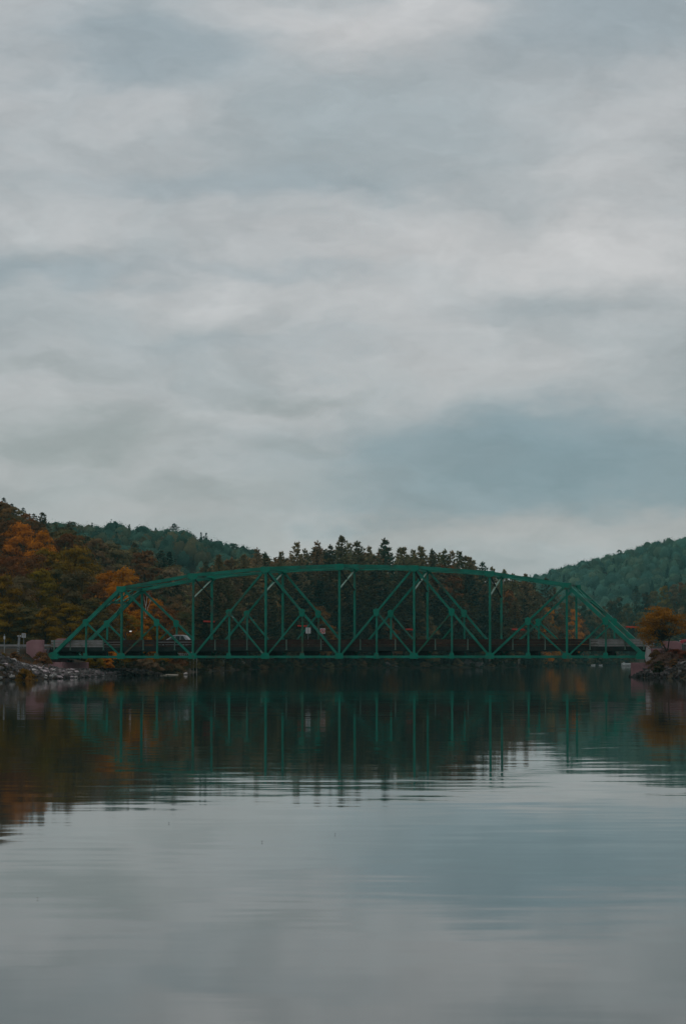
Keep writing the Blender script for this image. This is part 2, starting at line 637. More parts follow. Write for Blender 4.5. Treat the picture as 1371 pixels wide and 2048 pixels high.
def bumps(x, y):
    return (np.sin(x * .11 + 1.3) * np.cos(y * .07 + .4) + .6 * np.sin(x * .031 - y * .043 + 2)
            + .5 * np.cos(x * .23 + y * .19))


DECKZ = 4.25
LP = 11.0                                   # panel length
TH = 0.2347                                 # bridge turned away to the left
WB = 9.6                                    # between the trusses
A0 = np.array([-43.3, 368.0])
DX = np.array([math.cos(TH), -math.sin(TH)])
DW = np.array([math.sin(TH), math.cos(TH)])


def ground(x, y):
    x = np.atleast_1d(np.asarray(x, float))
    y = np.atleast_1d(np.asarray(y, float))
    d = signed_shore(x, y)
    near = 1 - sstep(y, 372, 400)                       # the two bridge ends: steep rock slopes up to the road
    wd = np.where(x < 0, 7.5 + 13 * sstep(y, 296, 340), 9.0)
    steep = 4.2 * np.clip(d / wd, 0, 1) ** 0.9
    gentle = 1.3 * sstep(d, 0, 5) + 3.2 * sstep(d, 4, 40)
    z = near * steep + (1 - near) * gentle
    # the rocks fall away below the left bridge end
    sl = (x - A0[0]) * DX[0] + (y - A0[1]) * DX[1]
    cap = 0.9 + 3.5 * sstep(-sl, -.2, 3.6)
    capw = (1 - sstep(y, 392, 402)) * (x < 0) * (y > 346)
    z = np.where(capw > 0, np.minimum(z, cap + (1 - capw) * 9), z)
    # shoulders of the road beyond both ends of the bridge
    wv = (x - A0[0]) * DW[0] + (y - A0[1]) * DW[1]
    off = np.maximum(0, np.maximum(-1.0 - wv, wv - WB - 1.0))
    ends = np.maximum(sstep(-sl, 2.0, 3.2), sstep(sl, 8 * LP + 5, 8 * LP + 8))
    z = np.maximum(z, ends * np.clip(4.12 - .50 * off, 0, 9) * (d > 1))
    # left valley side
    far = sstep(y, 430, 700)
    z = z + far * 0.36 * np.clip(-30 - x, 0, 170) * sstep(d, 4, 40)
    z = z + (1 - far) * 0.10 * np.clip(-50 - x, 0, 120) * sstep(y, 395, 440)
    # wooded ridge behind on the left
    ridge_x = 1.147 * np.array([-700, -300, -133, -85, -52, -37, 0, 60, 160, 400, 800])
    ridge_z = 1.147 * np.array([66, 68, 63, 59.5, 50, 43.5, 27, 9, 4, 2, 0])
    rz = np.interp(x, ridge_x, ridge_z)
    z = np.maximum(z, (rz + 2.0 * bumps(x, y)) * np.exp(-((y - 1480) / 230.0) ** 2) * sstep(d, 20, 160))
    # wooded hill on the right, farther off
    hx = 1.22 * np.array([-300, 60, 120, 144, 160, 178, 197, 224, 263, 330, 450, 700, 1000])
    hz = 1.2 * np.array([10, 24, 46, 54, 60, 64, 69, 78, 87, 99, 104, 94, 60])
    hz_ = np.interp(x, hx, hz)
    z = np.maximum(z, (hz_ + 2.5 * bumps(x * .6, y * .6)) * np.exp(-((y - 2350) / 360.0) ** 2))
    # rise behind the right-hand far shore
    z = z + 15 * np.exp(-((x - 190) / 55.0) ** 2) * np.exp(-((y - 1400) / 90.0) ** 2) * sstep(d, 10, 80)
    z = z + np.where(d > 12, 0.25 * bumps(x, y) * sstep(d, 12, 30), 0)
    wet = np.clip(d, -12, 0) * 0.35
    return np.where(d >= 0, z, wet)


def gz(x, y):
    return float(ground(x, y)[0])


def build_terrain():
    xs = np.unique(np.concatenate([np.arange(-900, -130, 26), np.arange(-130, -64, 5), np.arange(-64, -20, 1.6), np.arange(-20, 36, 5),
                                   np.arange(36, 62, 1.4), np.arange(62, 200, 5), np.arange(200, 900, 24)]))
    ys = np.unique(np.concatenate([np.arange(-500, 250, 30), np.arange(250, 400, 1.8), np.arange(400, 560, 5), np.arange(560, 1300, 7),
                                   np.arange(1300, 3000, 28)]))
    gx, gy = np.meshgrid(xs, ys)
    z = ground(gx.ravel(), gy.ravel())
    v = np.stack([gx.ravel(), gy.ravel(), z], 1)
    nx, ny = len(xs), len(ys)
    i, j = np.meshgrid(np.arange(nx - 1), np.arange(ny - 1))
    a = (j * nx + i).ravel()
    f = np.stack([a, a + 1, a + 1 + nx, a + nx], 1)
    o = link("terrain", mesh_np("terrain", v, f, M['terrain'], smooth=True))
    tag(o, kind="structure")
    return o


terrain = build_terrain()

wm = MB()
wm.poly([(-900, -500, 0), (900, -500, 0), (900, 2980, 0), (-900, 2980, 0)], [(0, 1, 2, 3)])
water = wm.build("river_water", M['water'])
tag(water, kind="structure")

# ------------------------------------------------------------------ the bridge
ZB = 2.84
SIDE3 = np.array([DW[0], DW[1], 0.0])
ALONG3 = np.array([DX[0], DX[1], 0.0])


def bp(s, w, z):
    q = A0 + DX * LP * s + DW * w
    return np.array([q[0], q[1], z])


TOPH = {1: 10.15, 2: 11.95, 3: 12.85, 4: 13.15, 5: 12.85, 6: 11.95, 7: 10.15}


def nodeT(s, w):
    return bp(s, w, ZB + TOPH[s])


def nodeB(s, w):
    return bp(s, w, ZB)


bridge = empty("truss_bridge", tuple(bp(4, WB / 2, 0)))
tag(bridge, "long green steel through-truss bridge with curved top chord spanning the river", "bridge")


def member(name, p0, p1, wid, dep, mat, side=SIDE3, ish=True, cut=(0.0, 0.0)):
    p0, p1 = np.array(p0, float), np.array(p1, float)
    d = (p1 - p0) / np.linalg.norm(p1 - p0)
    b = MB()
    if ish:
        b.ibar(p0 + d * cut[0], p1 - d * cut[1], wid, dep, side)
    else:
        b.bar(p0 + d * cut[0], p1 - d * cut[1], wid, dep, side)
    return b.build(name, mat, bridge)


def plate(name, c, pts, w_off, mat, th=0.05):
    """gusset plate in the truss plane: pts are (along, up) offsets from c"""
    b = MB()
    base = np.array(c) + SIDE3 * w_off
    b.prism([base + ALONG3 * a + np.array((0, 0, u)) for a, u in pts], SIDE3 * th)
    return b.build(name, mat, bridge)


OCT = [(-.56, -.28), (.56, -.28), (.72, .05), (.50, .50), (.2, .58), (-.2, .58), (-.50, .50), (-.72, .05)]
for w in (0.0, WB):
    G = M['green']
    # chords
    for s in range(1, 7):
        member("top_chord", nodeT(s, w), nodeT(s + 1, w), 0.46, 0.55, G, ish=False)
    for s in range(0, 8):
        member("bottom_chord", nodeB(s, w), nodeB(s + 1, w), 0.35, 0.46, G, ish=False)
    member("end_post", nodeB(0, w), nodeT(1, w), 0.54, 0.56, G, ish=False)
    member("end_post", nodeB(8, w), nodeT(7, w), 0.54, 0.56, G, ish=False)
    # tall posts
    for s in range(1, 8):
        member("vertical_post", nodeB(s, w), nodeT(s, w), 0.29, 0.38, G)
    # main diagonals, sub-posts and sub-diagonals
    mains = [(nodeB(0, w), nodeT(1, w), None, 1), (nodeT(1, w), nodeB(2, w), 1, 1), (nodeB(2, w), nodeT(3, w), 1, 3), (nodeT(3, w), nodeB(4, w), 1, 3),
             (nodeB(4, w), nodeT(5, w), 1, 5), (nodeT(5, w), nodeB(6, w), 1, 5), (nodeB(6, w), nodeT(7, w), 1, 7), (nodeT(7, w), nodeB(8, w), None, 7)]
    for k, (p, q, draw, foot) in enumerate(mains):
        if draw:
            member("diagonal", p, q, 0.29, 0.36, G)
        sm = k + 0.5
        mid = (np.array(p) + np.array(q)) / 2
        member("sub_post", nodeB(sm, w), mid, 0.24, 0.28, M['green_worn'] if k in (3,) else G)
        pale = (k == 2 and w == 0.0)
        member("sub_diagonal", mid, nodeB(foot, w), 0.22, 0.24, M['green_worn'] if k in (1, 5) else G)
        sc = 0.80
        plate("gusset_plate", mid, [(-.5 * sc, -.25), (-.25, -.6), (.25, -.6), (.5 * sc, -.25), (.45, .35), (0, .55), (-.45, .35)], -0.36, M['gusset'])
        plate("gusset_plate", nodeB(sm, w), [(-.4, -.24), (.4, -.24), (.3, .55), (-.3, .55)], -0.335, M['gusset'])
        if pale:  # short paler patches near both ends of this sub-diagonal
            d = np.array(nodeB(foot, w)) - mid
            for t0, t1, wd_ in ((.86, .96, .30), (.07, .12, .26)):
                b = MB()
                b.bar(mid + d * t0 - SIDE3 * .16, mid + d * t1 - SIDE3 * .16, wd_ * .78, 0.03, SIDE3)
                b.build("pale_patch", M['pale_green'], bridge)
    for s in range(1, 8):
        plate("gusset_plate", nodeB(s, w), OCT, -0.345, M['gusset'])
        plate("gusset_plate", nodeT(s, w), [(-.75, -.32), (-.28, -.66), (.28, -.66), (.75, -.32), (.7, .26), (-.7, .26)], -0.40, M['gusset'])
    for s, sg in ((0, 1), (8, -1)):
        plate("bearing_gusset", nodeB(s, w), [(-.5 * sg, -.34), (1.2 * sg, -.34), (1.25 * sg, .28), (.8 * sg, .8), (-.1 * sg, .62), (-.5 * sg, .25)][::sg], -0.40, M['gusset'], 0.8)

# bracing between the trusses
for s in range(2, 7):
    zt = ZB + TOPH[s] - 0.25
    member("top_strut", bp(s, 0.3, zt), bp(s, WB - 0.3, zt), 0.30, 0.34, M['green'], side=(0, 0, 1))
    member("sway_brace", bp(s, 0.25, zt - 0.15), bp(s, WB - 0.25, zt - 3.0), 0.16, 0.16, M['dark_steel'], side=ALONG3)
    member("sway_brace", bp(s, 0.25, zt - 3.0), bp(s, WB - 0.25, zt - 0.15), 0.22, 0.10, M['pale_green'], side=(0, 0, 1))  # skylight caught by this brace is put into its paler colour
for s in range(1, 7):
    p0, p1 = ZB + TOPH[s] - .1, ZB + TOPH[s + 1] - .1
    member("lateral_brace", bp(s, 0.3, p0), bp(s + 1, WB - 0.3, p1), 0.16, 0.16, M['green'], side=(0, 0, 1), ish=False)
    member("lateral_brace", bp(s, WB - 0.3, p0 - .18), bp(s + 1, 0.3, p1 - .18), 0.16, 0.16, M['green'], side=(0, 0, 1), ish=False)
for sb, stp in ((0, 1), (8, 7)):
    def onpost(t, w):
        return np.array(nodeB(sb, w)) * (1 - t) + np.array(nodeT(stp, w)) * t
    member("portal_strut", onpost(1.0, .3), onpost(1.0, WB - .3), 0.40, 0.40, M['green'], side=(0, 0, 1))
    member("portal_strut", onpost(.80, .3), onpost(.80, WB - .3), 0.34, 0.34, M['green'], side=(0, 0, 1))
    for a, b_ in ((0, 3), (3, 6), (6, 9.6)):
        member("portal_brace", onpost(.80, max(a, .3)), onpost(.99, min(b_, WB - .3)), 0.16, 0.16, M['green'], side=ALONG3, ish=False)
        member("portal_brace", onpost(.99, max(a, .3)), onpost(.80, min(b_, WB - .3)), 0.14, 0.14, M['green'], side=ALONG3, ish=False)
    member("portal_knee", onpost(.64, .3), onpost(.80, 2.2), 0.2, 0.2, M['green'], side=ALONG3, ish=False)
    member("portal_knee", onpost(.64, WB - .3), onpost(.80, WB - 2.2), 0.2, 0.2, M['green'], side=ALONG3, ish=False)

# floor: beams, stringers, slab
for k in range(0, 17):
    s = k * 0.5
    s = min(max(s, 0.06), 7.94)
    member("floor_beam", bp(s, 0.34, 3.28), bp(s, WB - 0.34, 3.28), 0.42, 0.78, M['dark_steel'], side=(0, 0, 1))
for k in range(7):
    w = 1.0 + k * (WB - 2.0) / 6
    member("stringer", bp(0.0, w, 3.83), bp(8.0, w, 3.83), 0.24, 0.36, M['dark_steel'], side=(0, 0, 1))
b = MB()
b.bar(bp(-0.02, WB / 2, 4.13), bp(8.02, WB / 2, 4.13), WB - 1.3, 0.24, (0, 0, 1))
b.build("deck_slab", M['deck'], bridge)
for w in (0.62, WB - 0.62):
    member("fascia_beam", bp(0.0, w, 3.98), bp(8.0, w, 3.98), 0.10, 0.62, M['dark_steel'], side=(0, 0, 1), ish=False)

# railings: brown rails along the middle, galvanised end lengths
PS = [0.03, 0.26, 0.73, 1.29, 1.73, 2.29, 2.73, 3.27, 3.74, 4.27, 4.74, 5.27, 5.70, 6.29, 6.71, 7.29, 7.74, 7.98]
for w, tw in ((0.50, -1), (WB - 0.50, 1)):
    for s in PS:
        b = MB()
        b.bar(bp(s, w, 3.86), bp(s, w, 5.36), 0.16, 0.14, ALONG3)
        b.bar(bp(s, w, 3.82), bp(s, w, 3.88), 0.30, 0.30, ALONG3)
        b.build("rail_post", M['railpost'], bridge)
    for a, c, mt in ((-.02, 0.73, 'galv'), (0.73, 7.29, 'rust'), (7.29, 8.03, 'galv')):
        for z, hgt in ((4.44, .24), (4.82, .30), (5.20, .30)):
            b = MB()
            e = 0.002
            wr = w + tw * -0.13
            b.bar(bp(a + e, wr, z), bp(c - e, wr, z), 0.06, hgt, (0, 0, 1))
            b.bar(bp(a + e, wr, z + hgt / 2 - .03), bp(c - e, wr, z + hgt / 2 - .03), 0.12, 0.05, (0, 0, 1))
            b.build("rail", M[mt], bridge)

# ------------------------------------------------------------------ abutments and road
def bpl(s, w, z):
    return bp(s / LP, w, z)


ab = empty("concrete_abutment", tuple(bp(0, WB / 2, 0)))
tag(ab, "pink-grey concrete abutment under the bridge end above the pale rocks", "abutment")
b = MB()
b.prism([bpl(-3.2, -1.1, -.5), bpl(2.2, -1.1, -.5), bpl(2.2, WB + 1.1, -.5), bpl(-3.2, WB + 1.1, -.5)], (0, 0, 2.55))
b.build("bearing_seat", M['concrete'], ab, bevel=.06)
b = MB()
b.prism([bpl(-3.2, -1.0, 2.05), bpl(-.75, -1.0, 2.05), bpl(-.75, WB + 1.0, 2.05), bpl(-3.2, WB + 1.0, 2.05)], (0, 0, 1.9))
b.build("back_wall", M['concrete'], ab, bevel=.05)
for w0, w1, zt in ((-1.35, -.55, 5.35), (WB + .55, WB + 1.3, 5.65)):
    b = MB()
    pr = [bpl(-3.4, w0, 1.6), bpl(-.8, w0, 1.6), bpl(-.8, w0, zt), bpl(-2.6, w0, zt), bpl(-3.4, w0, zt - .35)]
    b.prism(pr, SIDE3 * (w1 - w0))
    b.build("parapet", M['concrete'], ab, bevel=.06)
    b = MB()
    b.prism([bpl(-2.1, w0 - .12, 1.4), bpl(-.72, w0 - .12, 1.4), bpl(-.72, w0 - .12, 4.2), bpl(-2.1, w0 - .12, 4.2)], SIDE3 * .5)
    b.build("buttress", M['concrete'], ab, bevel=.05)
b = MB()
for w in (0.0, WB):
    b.bar(bpl(-.3, w - .5, 2.22), bpl(-.3, w + .5, 2.22), .7, .36, (0, 0, 1))
b.build("bearing", M['dark_steel'], ab)

SPAN = 8 * LP
ab2 = empty("concrete_abutment", tuple(bp(8, WB / 2, 0)))
tag(ab2, "pink-grey concrete abutment standing in the water beside the orange tree", "abutment")
b = MB()
b.prism([bpl(SPAN - 1.9, -1.1, -1.5), bpl(SPAN + 4.5, -1.1, -1.5), bpl(SPAN + 4.5, WB + 1.1, -1.5), bpl(SPAN - 1.9, WB + 1.1, -1.5)], (0, 0, 3.5))
b.build("bearing_seat", M['concrete'], ab2, bevel=.06)
b = MB()
b.prism([bpl(SPAN + .8, -1.0, 2.0), bpl(SPAN + 4.0, -1.0, 2.0), bpl(SPAN + 4.0, WB + 1.0, 2.0), bpl(SPAN + .8, WB + 1.0, 2.0)], (0, 0, 1.95))
b.build("back_wall", M['concrete'], ab2, bevel=.05)
b = MB()
b.prism([bpl(SPAN + .25, -1.3, 2.0), bpl(SPAN + .75, -1.3, 2.0), bpl(SPAN + 1.0, -1.3, 2.5), bpl(SPAN + .95, -1.3, 3.6), bpl(SPAN + .7, -1.3, 4.3), bpl(SPAN + .3, -1.3, 4.2), bpl(SPAN + .12, -1.3, 2.9)], SIDE3 * .7)
b.build("pale_post", M['pale_concrete'], ab2, bevel=.08)["label"] = "pale weathered post at the end of the wall"
b = MB()
b.prism([bpl(SPAN + 2.6, -1.3, 2.0), bpl(SPAN + 5.2, -1.3, 2.0), bpl(SPAN + 5.2, -1.3, 4.7), bpl(SPAN + 4.6, -1.3, 5.0), bpl(SPAN + 2.6, -1.3, 5.0)], SIDE3 * .7)
b.build("parapet", M['concrete'], ab2, bevel=.06)
b = MB()
for w in (0.0, WB):
    b.bar(bpl(SPAN + .3, w - .5, 2.2), bpl(SPAN + .3, w + .5, 2.2), .7, .36, (0, 0, 1))
b.build("bearing", M['dark_steel'], ab2)

for sa, sb_ in ((-62, -0.3), (SPAN + .3, SPAN + 60)):
    b = MB()
    n = 20
    for k in range(n):
        t0, t1 = sa + (sb_ - sa) * k / n, sa + (sb_ - sa) * (k + 1) / n
        b.poly([bpl(t0, .6, 4.29), bpl(t1, .6, 4.29), bpl(t1, WB - .6, 4.29), bpl(t0, WB - .6, 4.29),
                bpl(t0, -.6, 3.0), bpl(t1, -.6, 3.0), bpl(t1, WB + .6, 3.0), bpl(t0, WB + .6, 3.0)],
               [(0, 1, 2, 3), (4, 5, 1, 0), (3, 2, 6, 7)])
    tag(b.build("road", M['road']), kind="structure")


def guard_rail(s0, s1, w, label):
    e = empty("guard_rail", tuple(bpl((s0 + s1) / 2, w, 4.25)))
    tag(e, label, "guard rail")
    b = MB()
    for z, d in ((4.70, 0), (4.60, .05), (4.50, 0)):
        b.bar(bpl(s0, w - d, z), bpl(s1, w - d, z), .05, .13, (0, 0, 1))
    b.build("rail", M['galv'], e)
    k = s0 + .5
    while k < s1:
        b = MB()
        b.bar(bpl(k, w + .12, 3.4), bpl(k, w + .12, 4.76), .14, .14, ALONG3)
        b.build("post", M['steel'], e)
        k += 2.6
    return e


guard_rail(-22, -3.5, WB + .2, "low grey guard rail on the road left of the pink concrete wall")
guard_rail(SPAN + 5.3, SPAN + 24, -.2, "low grey guard rail on the road behind the orange tree")

# ------------------------------------------------------------------ trees
class Leaves:
    def __init__(self):
        self.c, self.u, self.v, self.t = [], [], [], []

    def add(self, c, u, v, t):
        self.c.append(c)
        self.u.append(u)
        self.v.append(v)
        self.t.append(t)

    def arrays(self):
        c, u, v = np.concatenate(self.c), np.concatenate(self.u), np.concatenate(self.v)
        t = np.concatenate(self.t)
        q = np.stack([c - u - v * .55, c + u * .1 - v, c + u + v * .2, c - u * .15 + v], 1).reshape(-1, 3)
        f = np.arange(len(q)).reshape(-1, 4)
        return q, f, t

    def mesh(self, name, mat):
        q, f, t = self.arrays()
        return mesh_np(name, q, f, mat, tint=t)


def unit(a):
    return a / (np.linalg.norm(a, axis=-1, keepdims=True) + 1e-9)


def clump(L, g, c, direction, n, length, width, spread=.9, tmean=.5):
    """needle sprays that fan out of a point"""
    d = unit(np.asarray(direction)[None, :] + g.normal(0, spread, (n, 3)) * np.array([1, 1, .6]))
    s = unit(np.cross(d, np.array([0, 0, 1.0]) + g.normal(0, .45, (n, 3))))
    ln = length * g.uniform(.6, 1.25, (n, 1))
    L.add(c[None, :] + d * ln * .5, d * ln * .55, s * width * g.uniform(.6, 1.3, (n, 1)), np.clip(tmean + g.normal(0, .22, n), 0, 1))


def make_pine(seed, H, Lmax, z0f=.16, dens=1.0, feather=1.0):
    g = np.random.default_rng(seed)
    tr, L = MB(), Leaves()
    lean = g.normal(0, .012, 2)
    def axis(z):
        return np.array([lean[0] * z + .15 * math.sin(z * .17 + seed), lean[1] * z + .15 * math.cos(z * .13 + seed), z])
    zs = np.linspace(-.6, H * .985, 9)
    tr.tube([axis(z) for z in zs], [max(.03, .36 * (1 - z / H) ** .8 * H / 28) for z in zs], 7)
    z = z0f * H
    az0 = g.uniform(0, 6.28)
    gapz = g.uniform(.55, .8) * H
    while z < H * .985:
        t = (z - z0f * H) / (H - z0f * H)
        nb = int(g.integers(4, 7)) if t < .85 else int(g.integers(3, 5))
        prof = min(1.0, (.66 * max(.15, (H - z) * 28 / H) ** .80 + .30) / Lmax) * (.6 + .4 * min(1, t / .18))
        tier = g.uniform(.72, 1.1)
        for k in range(nb):
            az = az0 + k * 6.283 / nb + g.normal(0, .28)
            ln = Lmax * prof * tier * g.uniform(.6, 1.18)
            if g.random() < .08:
                ln *= .35
            el = R(-5 + 24 * t ** 1.6 + 30 * max(0, t - .70) / .30 * feather) + g.normal(0, .10)
            h = np.array([math.cos(az), math.sin(az), 0])
            base = axis(z)
            pts = []
            for q in (0, .35, .7, 1.0):
                pts.append(base + h * ln * q * math.cos(el) + np.array([0, 0, ln * (q * math.sin(el) + .16 * q * q - .06 * math.sin(q * 3.1))]))
            if ln > 1.0:
                tr.tube(pts, [.075 * ln / 4 + .02, .05 * ln / 4 + .015, .03, .012], 3)
            nc = max(2, int(ln / .55 * dens))
            for c in range(nc):
                q = .30 + .70 * (c + g.random()) / nc
                i = min(2, int(q / .35))
                qa, qb = (0, .35, .7)[i], (.35, .7, 1.0)[i]
                f = min(1, (q - qa) / (qb - qa))
                p = pts[i] * (1 - f) + pts[i + 1] * f
                lat = np.cross(h, (0, 0, 1)) * g.normal(0, .22 * ln * (1.15 - q))
                d = h * .8 + np.array([0, 0, .22 + 1.6 * max(0, t - .66)])
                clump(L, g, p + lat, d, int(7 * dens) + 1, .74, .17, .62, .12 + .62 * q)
        z += g.uniform(.62, 1.15) * H / 28 * (1.0 - .35 * t)
        if abs(z - gapz) < .5:
            z += .9
        az0 += g.uniform(.4, 1.2)
    top = axis(H * .97)
    for k in range(5):
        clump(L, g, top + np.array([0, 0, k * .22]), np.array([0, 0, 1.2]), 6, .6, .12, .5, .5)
    return tr.mesh("trunk", M['bark']), L.mesh("crown", M['needles'])


def make_leafy(seed, H, W, lobes=22, leaf=.30, per=210, z0=.22, flat=.62, mat='leaves', upright=1.0, trunk_r=.24, bark='bark'):
    g = np.random.default_rng(seed)
    tr, L = MB(), Leaves()
    hub = H * (z0 + .12)
    tr.tube([(0, 0, -.6), (g.normal(0, .1), g.normal(0, .1), hub * .5), (g.normal(0, .2), g.normal(0, .2), hub), (g.normal(0, .3), g.normal(0, .3), H * .8)],
            [trunk_r * 1.2, trunk_r, trunk_r * .8, .04], 7)
    for k in range(lobes):
        t = (k + .5) / lobes
        zt = z0 + (1 - z0) * (t ** .85)
        az = k * 2.39996 + g.normal(0, .35)
        tt = (zt - z0) / (1 - z0)
        rad = W * (.50 * math.sin(math.pi * (.16 + .80 * tt ** .9)) ** .8) * g.uniform(.55, 1.0)
        r = W * g.uniform(.18, .29) * (1.05 - .35 * tt)
        c = np.array([math.cos(az) * rad, math.sin(az) * rad, H * zt * upright - r * .5])
        tr.tube([(0, 0, max(hub * .6, c[2] - rad * .9 - .5)), tuple(c * np.array([.55, .55, 1]) - np.array([0, 0, r * .5])), tuple(c)], [.085, .05, .02], 3)
        n = int(per * (r / (W * .21)) ** 2)
        d = unit(g.normal(0, 1, (n, 3)))
        d[:, 2] = np.where(d[:, 2] < -.25, -d[:, 2] * .6, d[:, 2])
        rr = r * g.uniform(.55, 1.08, (n, 1)) * (1 + .22 * np.sin(d[:, :1] * 5 + seed + k) * np.cos(d[:, 1:2] * 6 + k))
        p = c + d * rr * np.array([1.12, 1.12, flat])
        nrm = unit(d * 1.3 + g.normal(0, .32, (n, 3)) + np.array([0, 0, .25]))
        u = unit(np.cross(nrm, g.normal(0, 1, (n, 3))))
        v = np.cross(nrm, u)
        sz = leaf * g.uniform(.55, 1.25, (n, 1))
        L.add(p, u * sz, v * sz * .75, np.clip(.5 + .22 * g.normal() + g.normal(0, .13, n), 0, 1))
    return tr.mesh("trunk", M[bark]), L.mesh("crown", M[mat])


def make_spruce(seed, H, W):
    g = np.random.default_rng(seed)
    tr, L = MB(), Leaves()
    tr.tube([(0, 0, -.6), (0, 0, H * .5), (0, 0, H * .98)], [.24, .14, .02], 6)
    z = H * .08
    while z < H * .985:
        t = z / H
        ln = W * .5 * (1 - t) ** .85 + .12
        nb = 7
        a0 = g.uniform(0, 6.28)
        for k in range(nb):
            az = a0 + k * 6.283 / nb + g.normal(0, .2)
            h = np.array([math.cos(az), math.sin(az), 0])
            l2 = ln * g.uniform(.7, 1.15)
            for c in range(max(1, int(l2 / .5))):
                q = (c + g.random()) / max(1, int(l2 / .5))
                clump(L, g, np.array([0, 0, z]) + h * l2 * q - np.array([0, 0, l2 * .28 * q]), h + np.array([0, 0, -.1]), 7, .6, .14, .5, .3 + .4 * q)
        z += .55
    return tr.mesh("trunk", M['bark']), L.mesh("crown", M['needles'])


PINES = [make_pine(11 + k, 30, lm, zf, 1.0, ft) for k, (lm, zf, ft) in enumerate(
    [(4.6, .14, 1.0), (5.2, .20, 1.25), (4.0, .12, .8), (5.6, .24, 1.4), (4.8, .16, 1.1), (3.6, .10, .9)])]
LEAFY = [make_leafy(40 + k, 16, w_, lb, .34, 210, z0, fl) for k, (w_, lb, z0, fl) in enumerate(
    [(9.5, 24, .16, .62), (8.0, 22, .14, .7), (11, 28, .18, .55), (7.0, 20, .12, .8), (9.0, 26, .2, .6)])]
FINE = [make_leafy(60 + k, 18, w_, lb, .24, 420, z0, fl) for k, (w_, lb, z0, fl) in enumerate(
    [(10, 26, .10, .72), (8.5, 22, .10, .80), (11.5, 28, .12, .68), (9, 24, .08, .76)])]
SPRUCE = [make_spruce(80 + k, 18, w_) for k, w_ in enumerate((5.5, 7.0))]


def plant(name, kinds, idx, x, y, h, h0, color, wscale=1.0, rz=None, sink=.25):
    tr, cr = kinds[idx % len(kinds)]
    e = empty(name, (x, y, gz(x, y) - sink), rng.uniform(0, 6.28) if rz is None else rz)
    s = h / h0
    e.scale = (s * wscale, s * wscale, s)
    t = link("trunk", tr, e)
    c = link("crown", cr, e)
    c.color = (*color, 1)
    t.color = (1, 1, 1, 1)
    return e


DARKG = (0.032, 0.060, 0.040)
OLIVE = (0.108, 0.098, 0.042)
BROWN = (0.180, 0.128, 0.064)
RUSSET = (0.175, 0.070, 0.024)
ORANGE = (0.560, 0.195, 0.012)
GOLD = (0.195, 0.118, 0.010)
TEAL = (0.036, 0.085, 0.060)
NAMECOL = {DARKG: "dark green", OLIVE: "olive", BROWN: "brownish", RUSSET: "russet", ORANGE: "orange", GOLD: "golden olive", TEAL: "blue-green"}
BANK = []            # (object, px, kind phrase, place phrase, category, group)


def jitter(c, a=.18):
    f = 1 + rng.normal(0, a)
    f = min(max(f, .6), 1.5)
    return tuple(min(1, v * f * (1 + rng.normal(0, a * .35))) for v in c)


def where(px):
    posts = [102, 245, 388, 532, 679, 826, 977, 1131, 1288]
    words = ["first", "second", "third", "fourth", "fifth", "sixth", "seventh", "eighth"]
    if px < 102:
        return "left of the bridge"
    if px > 1288:
        return "right of the bridge"
    for k in range(8):
        if px < posts[k + 1]:
            return "%s bridge panel from left" % words[k]
    return "behind the bridge"


def reg(o, px, kind, place, cat, group):
    BANK.append((o, px, kind, place, cat, group))


# skyline pines read off the photograph: px, py of the tip
SKY_P = [(410, 1126), (437, 1113), (462, 1118), (489, 1112), (516, 1098), (539, 1108), (562, 1107), (591, 1089), (612, 1100), (637, 1084),
         (660, 1092), (681, 1075), (699, 1090), (716, 1085), (738, 1097), (769, 1080), (790, 1098), (806, 1098), (826, 1103), (844, 1097),
         (864, 1101), (889, 1101), (903, 1104), (918, 1106), (941, 1118), (966, 1126), (985, 1136), (1006, 1142), (1026, 1150), (1048, 1151)]


def shore_y(px, off=0.0):
    """first land along a sight line beyond the bridge"""
    ys = np.arange(395, 1500, 1.5)
    d = signed_shore(xat(px, 1.0) * ys, ys)
    # last water-to-land change
    w = np.where((d[:-1] < 0) & (d[1:] >= 0))[0]
    return (ys[w[-1] + 1] if len(w) else 430.0) + off


k = 0
for px, py in SKY_P:
    Y = min(shore_y(px), 860) + rng.uniform(30, 52)
    x = xat(px, Y)
    top = CAMZ + (HOR - py) / F * Y
    h = top - gz(x, Y) + .3
    col = jitter([DARKG, OLIVE, BROWN, OLIVE, BROWN][k % 5], .14)
    col = tuple(min(.34, v * 2.1) for v in col)  # crowns lightened: extra skylight on the tops is put into the colour
    o = plant("pine_tree", PINES, k * 5 + int(rng.integers(0, 3)), x, Y, h, 30, col, wscale=rng.uniform(.85, 1.12))
    reg(o, px, "tall %s pine" % {0: "dark green", 1: "olive", 2: "brownish", 3: "olive", 4: "brownish"}[k % 5], "on the skyline", "pine tree", "skyline pines behind the bridge")
    k += 1
